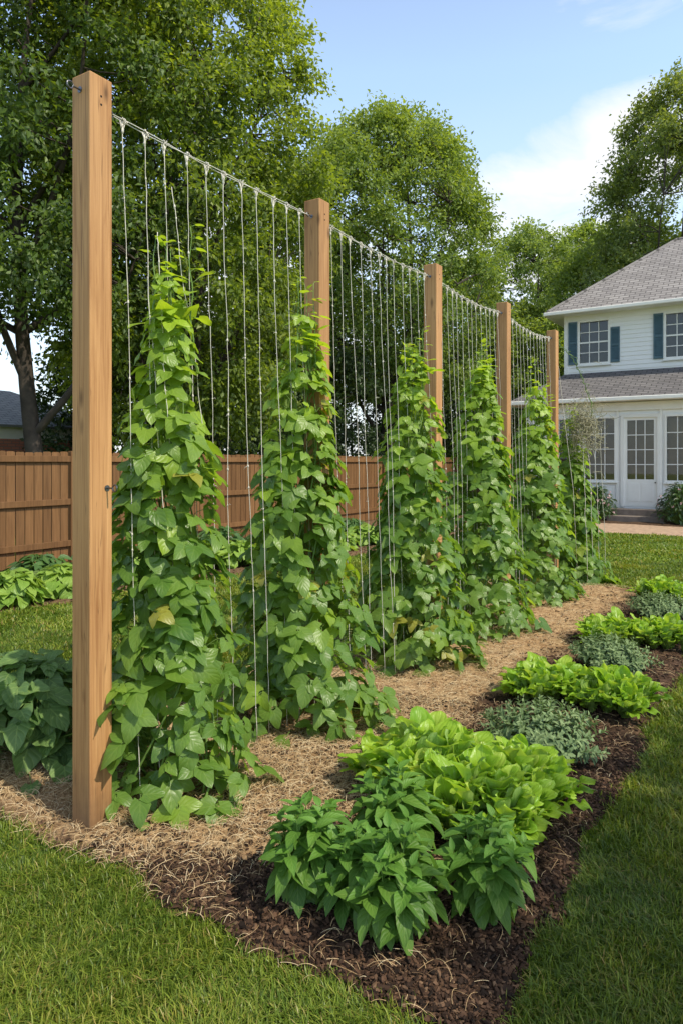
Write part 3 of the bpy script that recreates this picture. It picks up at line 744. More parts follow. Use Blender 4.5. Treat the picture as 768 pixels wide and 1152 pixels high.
# ------------------------------------------------------------------ shoot plants
def shoot_plant(r, st, fo, tpl, shoots, rad, hgt, size, per, spread=1.0, stem_r=0.004, start=0.3, droop=0.6, whorl=0, dome=0.5, center=(0, 0)):
    for k in range(shoots):
        f = math.sqrt((k + 0.5) / shoots); ph = k * 2.39996 + r.normal(0, 0.25)
        f = f * r.uniform(0.85, 1.08)
        e = np.array([center[0] + f * rad * cos(ph) * spread, center[1] + f * rad * sin(ph) * spread, hgt * (1 - dome * f * f) * r.uniform(0.84, 1.08)])
        b = np.array([center[0] + 0.22 * f * rad * cos(ph), center[1] + 0.22 * f * rad * sin(ph), 0.0])
        mid = (b + e) / 2 + np.array([0.10 * f * rad * cos(ph), 0.10 * f * rad * sin(ph), 0.02])
        u = np.linspace(0, 1, 8)[:, None]
        pts = (1 - u) ** 2 * b + 2 * u * (1 - u) * mid + u * u * e
        st.tube(pts, np.linspace(stem_r, stem_r * 0.45, 8), 5, r.random(), cap=False)
        us = np.linspace(start, 1.0, per); 
        P = np.stack([np.interp(us, u[:, 0], pts[:, c]) for c in range(3)], -1)
        tang = nrm(pts[-1] - pts[-3])
        an = np.arange(per) * 2.4 + r.uniform(0, 6)
        ref = nrm(np.cross(tang, [0.3, 0.2, 0.9])); ref2 = np.cross(tang, ref)
        rad_d = ref * np.cos(an)[:, None] + ref2 * np.sin(an)[:, None]
        el = np.interp(us, [start, 0.8, 1.0], [-droop, 0.25, 1.1]) + r.normal(0, 0.15, per)
        D = nrm(rad_d + tang * el[:, None] + np.array([cos(ph), sin(ph), 0]) * 0.35 * f)
        N = nrm(tang + 0.6 * np.array([0, 0, 1.0]) - rad_d * el[:, None] * 0.7 + 0.12 * r.standard_normal((per, 3)))
        sz = size * np.interp(us, [start, 0.6, 0.85, 1.0], [0.85, 1.0, 0.85, 0.42]) * r.uniform(0.82, 1.18, per)
        ag = np.clip((us - 0.72) / 0.28, 0, 1) * 0.8 * r.uniform(0.6, 1, per)
        scatter(fo, tpl, P, D, N, sz, r, None, ag)

def plant(name, label, cat, loc, mat, tpl, r, group=None, **k):
    t = thing(name, label, cat, loc, r.uniform(0, 6.28), group)
    st, fo = MB(), MB()
    shoot_plant(r, st, fo, T[tpl], **k) if False else shoot_plant(r, st, fo, T[tpl], **k)
    st.build('stem', M['stem'], t, True); fo.build('foliage', M[mat], t, True)
    return t
pk = dict(shoots=15, rad=0.14, hgt=0.355, size=0.112, per=16, start=0.22, droop=0.9, dome=0.38)
for i, (x, y, s, lab) in enumerate(((-1.42, 2.04, 1.0, 'leafy pepper plant at the straw side of the front clump'), (-1.09, 2.02, 0.98, 'leafy pepper plant at the lawn corner, wedged between two others'),
                                    (-0.875, 2.30, 1.0, 'leafy pepper plant on the mulch beside the side lawn, ahead of the lettuce'), (-1.29, 2.40, 1.0, 'leafy pepper plant at the back of the clump, touching the big lettuce'),
                                    (-1.22, 2.06, 0.86, 'small pepper plant squeezed into the middle of the front clump'))):
    t = plant('pepper_plant', lab, 'pepper plant', (x, y, 0.02), 'pepper', 'lance', np.random.default_rng(400 + i), 'pepper plants', **pk)
    t.scale = (s, s, s)

def lettuce(name, label, loc, r, rosettes, rx, ry, size, group):
    t = thing(name, label, 'lettuce', loc, r.uniform(-0.3, 0.3), group)
    for k in range(rosettes):
        fo = MB()
        f = math.sqrt((k + 0.3) / rosettes); ph = k * 2.39996 + r.normal(0, 0.2)
        c = np.array([f * rx * cos(ph), f * ry * sin(ph), 0.0]); outv = np.array([cos(ph), sin(ph), 0]) * f
        fo.tube([c, c + (0, 0, 0.05)], [0.016, 0.010], 7, 0.8)
        n = 30
        j = np.arange(n); an = j * 2.39996 + r.uniform(0, 6); tilt = np.interp(j, [0, n - 1], [0.05, 0.62]) + r.normal(0, 0.1, n)
        d = np.stack([np.cos(an) * np.sin(tilt), np.sin(an) * np.sin(tilt), np.cos(tilt)], -1) + outv * r.uniform(0.15, 0.55, (n, 1))
        d = nrm(d)
        N = nrm(np.stack([-np.cos(an) * np.cos(tilt), -np.sin(an) * np.cos(tilt), np.sin(tilt)], -1) + 0.15 * r.standard_normal((n, 3)) + np.array([0, 0, 0.25]))
        sz = size * np.interp(j, [0, 5, n - 1], [0.78, 1.0, 0.86]) * r.uniform(0.70, 1.22, n) * (1.14 - 0.34 * f)
        P = c + np.stack([np.cos(an), np.sin(an), 0 * an], -1) * 0.012 + np.array([0, 0, 0.012])
        scatter(fo, T['lettuce'], P, d, N, sz, r, None, np.clip(1 - j / 7.0, 0, 1) * 0.8)
        fo.build('rosette', M['lettuce'], t, True)
    return t
LT = [(-1.42, 2.98, 13, 0.21, 0.18, 0.285, 'large bright lettuce clump next to the straw, behind the peppers'),
      (-1.13, 2.82, 11, 0.17, 0.17, 0.265, 'bright lettuce clump in the middle of the front lettuce row'),
      (-1.05, 3.08, 9, 0.14, 0.14, 0.24, 'bright lettuce clump on the lawn side of the front lettuce row'),
      (-1.33, 4.58, 8, 0.19, 0.17, 0.235, 'yellow-green lettuce on the straw side between two grey sage bushes'),
      (-0.93, 4.62, 8, 0.18, 0.17, 0.235, 'yellow-green lettuce on the lawn side between two grey sage bushes'),
      (-1.27, 6.25, 8, 0.20, 0.17, 0.23, 'lettuce on the straw side in the third lettuce pair'),
      (-0.90, 6.42, 8, 0.19, 0.17, 0.23, 'lettuce on the lawn side in the third lettuce pair'),
      (-1.25, 8.55, 7, 0.20, 0.17, 0.23, 'distant small lettuce behind the last grey sage bush')]
for i, (x, y, n, rx, ry, s, lab) in enumerate(LT):
    lettuce('lettuce', lab, (x, y, 0.015), np.random.default_rng(500 + i), n, rx, ry, s, 'lettuce clumps')
for i, (x, y, rad, h, lab) in enumerate(((-1.13, 3.72, 0.36, 0.27, 'grey-green sage bush behind the front lettuce row'), (-1.15, 5.50, 0.34, 0.26, 'grey-green sage bush in the middle of the vegetable strip'),
                                         (-1.10, 7.55, 0.36, 0.26, 'grey-green sage bush at the house end of the vegetable strip'))):
    plant('sage_bush', lab, 'sage bush', (x, y, 0.015), 'sage', 'sage', np.random.default_rng(600 + i), 'sage bushes',
          shoots=95, rad=rad, hgt=h, size=0.055, per=18, start=0.3, droop=0.3, dome=0.55, stem_r=0.0022)

# big-leaved bush beside the first post
def broad_bush(name, label, loc, mat, tpl, r, n, rx, ry, h, size, cat, group=None, young=0.25, stems=True):
    t = thing(name, label, cat, loc, 0, group)
    st, fo = MB(), MB()
    ph = r.uniform(0, 2 * pi, n); cz = r.random(n) ** 0.8
    rr = np.sqrt(np.clip(1 - cz ** 2.4, 0, 1)) * r.uniform(0.55, 1.05, n) 
    rr = np.where(r.random(n) < 0.25, r.random(n) ** 0.5 * rr, rr)
    P = np.stack([rx * rr * np.cos(ph), ry * rr * np.sin(ph), h * (0.10 + 0.86 * cz) * r.uniform(0.85, 1.08, n)], -1)
    out = nrm(np.stack([np.cos(ph) * rr, np.sin(ph) * rr, 0.15 + 0.6 * cz], -1))
    N = nrm(out * 0.7 + np.array([0, 0, 0.8]) + 0.45 * r.standard_normal((n, 3)))
    D = nrm(np.stack([np.cos(ph), np.sin(ph), -0.75 + 0.7 * cz], -1) + 0.4 * r.standard_normal((n, 3)))
    D = nrm(D - N * (D * N).sum(-1, keepdims=True))
    sz = size * r.uniform(0.65, 1.25, n)
    ag = np.clip(cz - 0.6, 0, 1) * young * 2.5 * r.random(n)
    scatter(fo, T[tpl], P, D, N, sz, r, None, ag)
    for i in range(n):
        b = np.array([P[i, 0] * 0.2, P[i, 1] * 0.2, 0])
        st.tube([b, b * 0.4 + P[i] * (0.6, 0.6, 0.75), P[i]], [size * 0.035, size * 0.028, size * 0.018], 4, r.random(), cap=False)
    st.build('stem', M['stem'], t, True); fo.build('foliage', M[mat], t, True)
    return t
broad_bush('squash_bush', 'bushy dark blue-green plant with broad leaves beside the first post', (-3.42, 2.28, 0), 'squash', 'broad', np.random.default_rng(71), 300, 0.52, 0.42, 0.53, 0.115, 'squash plant')

# planting in front of the fence
FB = []
r = np.random.default_rng(81)
FBL = ['pale hosta at the front of the fence bed', 'dark leafy plant in the back row of the fence bed']
spots = [(-7.35, 3.9, 'hosta'), (-7.25, 4.65, 'hosta'), (-7.20, 5.25, 'hosta'), (-7.30, 5.95, 'hosta'), (-7.15, 6.65, 'hosta'), (-7.1, 7.35, 'hosta'), (-6.95, 8.05, 'hosta'), (-6.9, 8.8, 'hosta'), (-6.8, 9.6, 'hosta'), (-6.8, 10.5, 'hosta'), (-6.75, 11.4, 'hosta'),
         (-8.2, 4.6, 'hosta_dark'), (-8.1, 5.6, 'hosta_dark'), (-8.15, 6.6, 'hosta_dark'), (-8.0, 7.6, 'hosta_dark'), (-7.9, 8.7, 'hosta_dark'), (-7.8, 9.9, 'hosta_dark'), (-7.8, 11.2, 'hosta_dark'), (-7.8, 12.6, 'hosta_dark')]
WH = {3.9: 'by the cut-off end of the lawn', 4.65: 'beside the mulch edge, outermost in view', 5.25: 'where the fence panel seam shows', 5.95: 'just behind the first cedar post', 6.65: 'behind the first bean vine',
      7.35: 'seen between the first two vines', 8.05: 'seen through the second twine bay edge', 8.8: 'behind the second bean vine', 9.6: 'past the second vine', 10.5: 'between the second and third vines', 11.4: 'behind the third vine'}
for i, (x, y, k) in enumerate(spots):
    dark = k == 'hosta_dark'
    if dark: lab = 'tall dark green leafy plant, %s along the fence in the back row' % NTH[i - 11]
    else: lab = 'pale green hosta ' + WH[y]
    broad_bush('leafy_perennial' if dark else 'hosta', lab, (x, y, 0), k, 'broad' if not dark else 'lance', r, 150 if not dark else 260, 0.36 if not dark else 0.45, 0.38, (0.36 if not dark else 0.44) * r.uniform(0.85, 1.15),
               0.15 if not dark else 0.17, 'perennial' if dark else 'hosta', 'dark plants along the fence' if dark else 'hostas along the fence')

# ------------------------------------------------------------------ fence
FX = -9.33
fence = thing('wooden_fence', 'brown vertical-board wooden fence with horizontal rails behind the lawn', 'fence', (FX, 0, 0))
ys = 2.1; r = np.random.default_rng(91)
seams = [ys + 2.44 * k for k in range(12)]
for k, y0 in enumerate(seams[:-1]):
    m = MB(); y = y0 + 0.055; n = 16; wdt = (2.44 - 0.11) / n
    for i in range(n):
        hgt = 1.70 + r.normal(0, 0.006); c = 0.018
        y1 = y + wdt - 0.013; x0 = r.normal(0, 0.002)
        prof = [(y, 0.04), (y1, 0.04), (y1, hgt - c), (y1 - c, hgt), (y + c, hgt), (y, hgt - c)]
        v = [(x0 - 0.018, p, q) for p, q in prof] + [(x0, p, q) for p, q in prof]
        f = [np.array([5, 4, 3, 2, 1, 0]), np.array([6, 7, 8, 9, 10, 11])] + [np.array([j, (j + 1) % 6, 6 + (j + 1) % 6, 6 + j]) for j in range(6)]
        m.add(v, f, r.random()); y += wdt
    m.build('board_panel', M['fence'], fence)
    for z in (0.32, 0.95, 1.60):
        m = MB(); m.bbox(0.004, 0.045, y0 + 0.05, y0 + 2.39, z - 0.045, z + 0.045, 0.004, r.random()); m.build('rail', M['fence'], fence)
for y0 in seams:
    m = MB(); m.bbox(-0.04, 0.052, y0 - 0.045, y0 + 0.045, -0.1, 1.72, 0.006, r.random()); m.build('fence_post', M['fence'], fence)

# ------------------------------------------------------------------ trees
def sub(p, q, n, bow, r):
    u = np.linspace(0, 1, n)[:, None]; p = np.asarray(p, float); q = np.asarray(q, float)
    k = r.standard_normal(3) * bow
    return p + (q - p) * u + np.sin(pi * u) * k + np.array([0, 0, 1.0]) * np.sin(pi * u) * -abs(bow) * 0.3
def tree(name, label, loc, h, cb, rx, ry, mat, r, clumps=300, per=200, leaf=0.10, trunk_r=0.2, cs=0.75, limbs=11, group=None, cat='tree', shape=0.55, multi=1, lean=(0, 0)):
    """h height, cb bottom of crown, rx/ry crown radii; shape: height fraction (within the crown) of the widest level"""
    t = thing(name, label, cat, loc, 0, group)
    tr, fo = MB(), MB()
    cz = cb + (h - cb) * 0.45
    # envelope radius at height z and azimuth
    def env(z, ph):
        q = np.clip((z - cb) / (h - cb), 0, 1)
        prof = np.where(q < shape, np.sqrt(np.clip(1 - ((shape - q) / shape) ** 2 * 0.80, 0, 1)), np.sqrt(np.clip(1 - ((q - shape) / (1 - shape)) ** 2, 0, 1)) ** 1.1)
        lob = 0.70 + 0.62 * fbm(np.cos(ph) * 1.3 + 5, np.sin(ph) * 1.3 + 5, z * 0.42, int(abs(loc[0] * 7 + loc[1] * 3)) % 90, 2)
        return prof * lob
    tops = []
    for k in range(multi):
        o = np.array([0, 0, 0.0]) if multi == 1 else np.array([0.25 * cos(k * 2.4), 0.25 * sin(k * 2.4), 0])
        tp = np.array([lean[0] + o[0] * 3 + r.normal(0, 0.15), lean[1] + o[1] * 3 + r.normal(0, 0.15), h * 0.86 * (1 - 0.08 * k)])
        pts = sub(o, tp, 14, 0.12 * h / 8, r)
        rr = trunk_r * (1 - np.linspace(0, 1, 14) ** 0.8 * 0.9) * (1 if k == 0 else 0.75); rr[0] *= 1.35
        tr.tube(pts, rr, 9, 0.5); tops.append(pts)
    samples = [p for pts in tops for p in pts[4:]]
    for k in range(limbs):
        pts0 = tops[k % multi]; j = int(np.interp(k / limbs, [0, 1], [2.5, 10]))
        s = pts0[j]; ph = k * 2.39996 + r.normal(0, 0.2)
        ez = s[2] + (h - s[2]) * r.uniform(0.25, 0.6); ez = max(ez, cb + 0.12 * (h - cb))
        e_r = env(np.array(ez), np.array(ph)) * 0.85
        e = np.array([lean[0] * ez / h + rx * e_r * cos(ph), lean[1] * ez / h + ry * e_r * sin(ph), ez])
        pts = sub(s, e, 10, 0.3, r)
        tr.tube(pts, np.linspace(trunk_r * 0.42, trunk_r * 0.07, 10) * (1 - 0.4 * k / limbs), 6, 0.5, cap=False)
        samples += list(pts[2:])
    samples = np.array(samples)
    q = r.random(clumps); z = cb + (h - cb) * (q * 0.98 + 0.01); ph = r.uniform(0, 2 * pi, clumps)
    f = np.where(r.random(clumps) < 0.68, r.uniform(0.80, 1.0, clumps), np.sqrt(r.random(clumps)) * 0.85)
    e = env(z, ph) * f
    cc = np.stack([lean[0] * z / h + rx * e * np.cos(ph), lean[1] * z / h + ry * e * np.sin(ph), z], -1)
    for c in cc:
        s = samples[np.argmin(((samples - c) * (1, 1, 1.0)).__pow__(2).sum(1) + 0.6 * np.maximum(0, samples[:, 2] - c[2] + 0.2) ** 2)]
        tr.tube(sub(s, c, 5, 0.10, r), np.linspace(trunk_r * 0.10, trunk_r * 0.025, 5), 4, 0.4, cap=False)
    # leaves: each clump is a handful of sprays
    n = clumps * per
    ci = np.repeat(np.arange(clumps), per)
    nsp = 9
    spd = nrm(r.standard_normal((clumps, nsp, 3)) + np.array([0, 0, 0.15]) + nrm(cc - np.array([lean[0] * .5, lean[1] * .5, cz]))[:, None] * 0.75)
    si = r.integers(0, nsp, n)
    L = cs * r.uniform(0.5, 1.25, (clumps, nsp))
    dd = spd[ci, si]; u = r.random(n) ** 0.75
    P = cc[ci] + dd * (u * L[ci, si])[:, None] * np.array([1, 1, 0.8]) + 0.085 * cs * r.standard_normal((n, 3)) * 1.4
    P[:, 2] -= 0.10 * cs * u * u
    D = nrm(dd * 0.7 + r.standard_normal((n, 3)) * 0.75 + np.array([0, 0, -0.45]))
    outw = nrm(P - np.array([0, 0, cz]))
    N = nrm(np.array([0, 0, 0.9]) + outw * 0.5 + 0.75 * r.standard_normal((n, 3)))
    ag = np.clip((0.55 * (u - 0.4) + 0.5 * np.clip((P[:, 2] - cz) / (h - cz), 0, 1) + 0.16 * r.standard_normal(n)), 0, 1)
    rn = np.clip(0.5 + 0.28 * r.standard_normal(n) + (r.random(clumps)[ci] - 0.5) * 0.7, 0, 1)
    scatter(fo, T['tree'], P, D, N, leaf * r.uniform(0.65, 1.25, n), r, rn, ag)
    tr.build('trunk', M['bark'], t, True); fo.build('crown', M[mat], t)
    return t
TR = np.random.default_rng
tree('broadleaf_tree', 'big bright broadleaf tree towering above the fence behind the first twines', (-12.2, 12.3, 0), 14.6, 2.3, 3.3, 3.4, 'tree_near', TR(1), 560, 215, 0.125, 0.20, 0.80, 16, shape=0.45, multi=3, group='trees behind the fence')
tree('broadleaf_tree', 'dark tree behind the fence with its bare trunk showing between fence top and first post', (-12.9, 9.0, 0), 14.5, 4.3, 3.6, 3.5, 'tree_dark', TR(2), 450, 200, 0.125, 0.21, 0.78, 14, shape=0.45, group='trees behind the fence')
tree('broadleaf_tree', 'dark tree at the picture edge, deepest in the corner behind the fence', (-16.8, 6.2, 0), 15, 5.0, 3.6, 3.4, 'tree_dark', TR(3), 300, 170, 0.14, 0.24, 0.85, 12, group='trees behind the fence')
tree('broadleaf_tree', 'spreading green tree whose open limbs rise above the second post', (-12.8, 23.6, 0), 14.2, 4.2, 4.0, 4.0, 'tree_mid', TR(4), 430, 200, 0.15, 0.24, 0.95, 16, shape=0.5, multi=3, group='trees behind the fence')
tree('broadleaf_tree', 'smaller pale tree standing above the fourth and last posts', (-12.0, 37.4, 0), 13.9, 4.2, 2.9, 2.9, 'tree_far', TR(5), 200, 170, 0.18, 0.24, 0.95, 12, shape=0.5, multi=2, group='far trees')
tree('broadleaf_tree', 'far bushy tree just beyond the house eave corner', (-11.2, 46.5, 0), 16.4, 3.0, 3.4, 3.4, 'tree_mid', TR(6), 240, 160, 0.21, 0.28, 1.0, 12, group='far trees')
tree('broadleaf_tree', 'dark tree with a rounded crown directly behind the house roof slope', (-6.6, 36.5, 0), 12.9, 3.0, 3.2, 3.0, 'tree_mid', TR(7), 220, 160, 0.18, 0.24, 0.9, 10, group='far trees')
tree('broadleaf_tree', 'tallest tree behind the house, cut by the picture edge above its roof', (-3.5, 33.2, 0), 17.6, 5.5, 4.1, 4.0, 'tree_olive', TR(8), 320, 200, 0.17, 0.30, 1.05, 14, shape=0.35, group='far trees')
tree('broadleaf_tree', 'low far tree filling the gap between the spreading and pale trees', (-14.5, 33.0, 0), 11.5, 1.5, 3.4, 3.4, 'tree_mid', TR(9), 220, 160, 0.17, 0.22, 0.9, 10, group='far trees')
tree('broadleaf_tree', 'far tree glimpsed between the bright tree and the spreading tree', (-19.5, 24.5, 0), 14.0, 1.5, 4.2, 4.0, 'tree_dark', TR(10), 240, 160, 0.18, 0.25, 1.0, 10, group='far trees')
tree('broadleaf_tree', 'low tree beside the house wall, seen past the last post', (-9.6, 30.5, 0), 8.2, 0.6, 2.6, 2.8, 'tree_mid', TR(11), 200, 150, 0.16, 0.18, 0.8, 8, group='far trees')
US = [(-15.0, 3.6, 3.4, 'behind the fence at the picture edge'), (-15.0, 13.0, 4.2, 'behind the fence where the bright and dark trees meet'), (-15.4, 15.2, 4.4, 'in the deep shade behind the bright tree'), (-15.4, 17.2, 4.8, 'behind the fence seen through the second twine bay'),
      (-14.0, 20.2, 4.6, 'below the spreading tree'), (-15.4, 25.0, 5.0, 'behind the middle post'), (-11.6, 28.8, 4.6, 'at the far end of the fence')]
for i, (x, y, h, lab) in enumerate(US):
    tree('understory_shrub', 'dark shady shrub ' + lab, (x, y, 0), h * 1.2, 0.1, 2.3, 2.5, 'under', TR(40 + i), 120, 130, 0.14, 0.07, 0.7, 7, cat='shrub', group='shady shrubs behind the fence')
# shade tree that stands beside the lawn, outside the picture
tree('broadleaf_tree', 'spreading tree shading the side lawn from beyond the picture edge', (6.12, 3.0, 0), 6.5, 2.4, 2.4, 2.9, 'tree_mid', TR(60), 200, 150, 0.15, 0.2, 0.75, 12)

# neighbour's shed far behind the fence
nb = thing('neighbour_shed', 'low brick outbuilding with grey roof glimpsed behind the fence at the picture edge', 'shed', (-18.2, 11.0, 0))
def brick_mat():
    m, nt, out = newmat('brightened_brick'); g = G(nt)
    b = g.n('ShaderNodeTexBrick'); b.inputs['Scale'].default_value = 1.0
    b.inputs['Color1'].default_value = (0.46, 0.15, 0.10, 1); b.inputs['Color2'].default_value = (0.54, 0.20, 0.13, 1); b.inputs['Mortar'].default_value = (0.2, 0.17, 0.15, 1)  # brick colours brightened to offset the tree shade on the shed
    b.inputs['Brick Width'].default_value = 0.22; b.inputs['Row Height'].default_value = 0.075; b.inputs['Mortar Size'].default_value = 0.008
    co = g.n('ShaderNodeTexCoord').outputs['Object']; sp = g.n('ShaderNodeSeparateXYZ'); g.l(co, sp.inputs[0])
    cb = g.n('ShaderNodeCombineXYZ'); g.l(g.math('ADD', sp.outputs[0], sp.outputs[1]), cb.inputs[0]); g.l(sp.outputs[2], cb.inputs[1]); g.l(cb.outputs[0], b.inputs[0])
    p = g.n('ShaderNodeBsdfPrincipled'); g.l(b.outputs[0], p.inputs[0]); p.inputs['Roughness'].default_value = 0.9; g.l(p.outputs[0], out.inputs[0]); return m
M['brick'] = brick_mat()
M['white'] = plain('white_paint', (0.82, 0.80, 0.75), 0.5, var=0.05, scale=3)
def shingle_mat(name, c1, c2, c3):
    m, nt, out = newmat(name); g = G(nt)
    uvs = g.n('ShaderNodeTexCoord').outputs['UV']
    b = g.n('ShaderNodeTexBrick'); b.inputs['Scale'].default_value = 1.0; g.l(uvs, b.inputs[0])
    b.inputs['Color1'].default_value = (*c1, 1); b.inputs['Color2'].default_value = (*c2, 1); b.inputs['Mortar'].default_value = (*c3, 1)
    b.inputs['Brick Width'].default_value = 0.28; b.inputs['Row Height'].default_value = 0.14; b.inputs['Mortar Size'].default_value = 0.012; b.inputs['Bias'].default_value = -0.1
    nz = g.noise(uvs, 1.3, 5, 0.65); nf = g.noise(uvs, 60, 3)
    col = g.mix(g.mapr(nz, 0.35, 0.65, 0, 0.4), b.outputs[0], g.mix(1.0, b.outputs[0], (0.72, 0.72, 0.76), 'MULTIPLY'))
    col = g.mix(g.mapr(nf, 0.3, 0.7, 0, 0.3), col, g.mix(1.0, col, (1.4, 1.35, 1.3), 'MULTIPLY'))
    p = g.n('ShaderNodeBsdfPrincipled'); g.l(col, p.inputs[0]); p.inputs['Roughness'].default_value = 0.92; p.inputs['Specular IOR Level'].default_value = 0.2
    sx = g.n('ShaderNodeSeparateXYZ'); g.l(uvs, sx.inputs[0])
    saw = g.math('SUBTRACT', 1.0, g.math('FRACT', g.math('DIVIDE', sx.outputs[1], 0.14)))
    g.l(g.bump(g.math('ADD', saw, g.math('MULTIPLY', b.outputs['Fac'], -0.6)), 0.9, 0.02), p.inputs['Normal'])
    g.l(p.outputs[0], out.inputs[0]); return m
M['roof'] = shingle_mat('brown_shingles', (0.225, 0.21, 0.205), (0.315, 0.297, 0.288), (0.10, 0.094, 0.092))
M['roof2'] = shingle_mat('grey_shingles', (0.135, 0.128, 0.13), (0.19, 0.18, 0.18), (0.055, 0.052, 0.053))
def roof_face(mb, pts, thick=0.06):
    """a planar roof slope (pts counter-clockwise from above), uv in metres along and up the slope"""
    p = np.array(pts, float); e = nrm(p[1] - p[0]); n = nrm(np.cross(p[1] - p[0], p[2] - p[1])); s = np.cross(n, e)
    uv = np.stack([(p - p[0]) @ e, (p - p[0]) @ s], -1)
    k = len(p)
    mb.add(p, [np.arange(k)], uv=uv)
    lo = p - np.array([0, 0, thick])
    mb.add(np.concatenate([p - np.array([0, 0, 0.002]), lo]), [np.arange(2 * k - 1, k - 1, -1)] + [np.array([k + i, k + (i + 1) % k, (i + 1) % k, i]) for i in range(k)], uv=np.zeros((2 * k, 2)))
M['shed_roof'] = shingle_mat('brightened_shingles', (0.40, 0.40, 0.42), (0.48, 0.47, 0.48), (0.22, 0.22, 0.23))  # shingle grey brightened because the shed roof lies in tree shade
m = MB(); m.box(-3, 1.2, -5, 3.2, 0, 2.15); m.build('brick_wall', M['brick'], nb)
m = MB(); m.box(-3.02, 1.22, -5.02, 3.22, 2.15, 2.5); m.build('fascia', M['white'], nb)
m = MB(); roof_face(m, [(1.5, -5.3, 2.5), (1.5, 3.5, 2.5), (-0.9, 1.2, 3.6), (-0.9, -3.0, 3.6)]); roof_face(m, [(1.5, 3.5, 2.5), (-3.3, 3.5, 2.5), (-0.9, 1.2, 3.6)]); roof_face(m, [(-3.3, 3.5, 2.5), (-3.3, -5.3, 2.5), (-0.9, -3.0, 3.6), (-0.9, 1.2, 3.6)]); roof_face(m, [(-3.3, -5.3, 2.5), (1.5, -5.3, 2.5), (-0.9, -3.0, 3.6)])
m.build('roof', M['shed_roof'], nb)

# ------------------------------------------------------------------ house
hs = thing('white_house', 'two-storey white clapboard house with hipped shingle roofs and dark teal shutters', 'house', (0, 20, 0))
def siding_mat():
    m, nt, out = newmat('white_siding'); g = G(nt)
    co = g.n('ShaderNodeTexCoord').outputs['Object']
    nz = g.noise(g.mapping(co, (0.6, 0.6, 3)), 1.5, 4)
    col = g.mix(nz, (0.82, 0.80, 0.77), (0.88, 0.865, 0.835))
    p = g.n('ShaderNodeBsdfPrincipled'); g.l(col, p.inputs[0]); p.inputs['Roughness'].default_value = 0.6; g.l(p.outputs[0], out.inputs[0]); return m
M['siding'] = siding_mat()
M['shutter'] = plain('teal_shutter', (0.075, 0.135, 0.165), 0.55, var=0.15, scale=6)
M['concrete'] = plain('step_stone', (0.17, 0.14, 0.12), 0.9, var=0.25, scale=7, bump=0.4)
M['inner'] = plain('reflection_tinted_interior', (0.075, 0.08, 0.07), 0.9, var=0.5, scale=1.2)  # grey-green puts the reflected trees into the sheet behind the upper glass
M['backing'] = plain('lit_room_tint', (0.23, 0.165, 0.085), 0.9, var=0.35, scale=2.0)  # warm brown stands in for the lit room behind the lower panes
def glass_mat():
    m, nt, out = newmat('window_glass'); g = G(nt)
    gl = g.n('ShaderNodeBsdfGlossy'); gl.inputs['Roughness'].default_value = 0.02; gl.inputs['Color'].default_value = (0.9, 0.95, 1, 1)
    tp = g.n('ShaderNodeBsdfTransparent'); tp.inputs[0].default_value = (0.78, 0.82, 0.80, 1)
    fr = g.n('ShaderNodeFresnel'); fr.inputs[0].default_value = 1.7
    mx = g.n('ShaderNodeMixShader'); g.l(g.math('MULTIPLY', fr.outputs[0], 0.9), mx.inputs[0]); g.l(tp.outputs[0], mx.inputs[1]); g.l(gl.outputs[0], mx.inputs[2]); g.l(mx.outputs[0], out.inputs[0]); return m
M['glass'] = glass_mat()
def wall_with_openings(x0, x1, z0, z1, y, holes, board=0.0, thick=0.12, ret=None):
    """front wall in the plane y; holes (a,b,c,d); board > 0 lays clapboards"""
    mb = MB() if ret is None else ret
    zs = sorted({z0, z1, *[h[2] for h in holes], *[h[3] for h in holes]})
    for za, zc in zip(zs[:-1], zs[1:]):
        xs = [(x0, x1)]
        for h in holes:
            if h[2] < zc - 1e-6 and h[3] > za + 1e-6:
                nx = []
                for p, q in xs:
                    if h[0] > p: nx.append((p, min(q, h[0])))
                    if h[1] < q: nx.append((max(p, h[1]), q))
                xs = [s for s in nx if s[1] - s[0] > 1e-4]
        for p, q in xs:
            mb.box(p, q, y + 0.012, y + thick, za, zc)
            if board:
                k0 = math.floor((za - z0) / board)
                for k in range(k0, math.ceil((zc - z0) / board)):
                    b0 = max(za, z0 + k * board); b1 = min(zc, z0 + (k + 1) * board)
                    if b1 - b0 < 0.004: continue
                    f0 = (b0 - z0 - k * board) / board; f1 = (b1 - z0 - k * board) / board
                    ya, yb = y - 0.016 * (1 - f0), y - 0.016 * (1 - f1)
                    mb.add([(p, ya, b0), (q, ya, b0), (q, yb, b1), (p, yb, b1), (p, y + 0.0115, b0), (q, y + 0.0115, b0)], [np.array([0, 1, 2, 3]), np.array([4, 5, 1, 0])])
    return mb
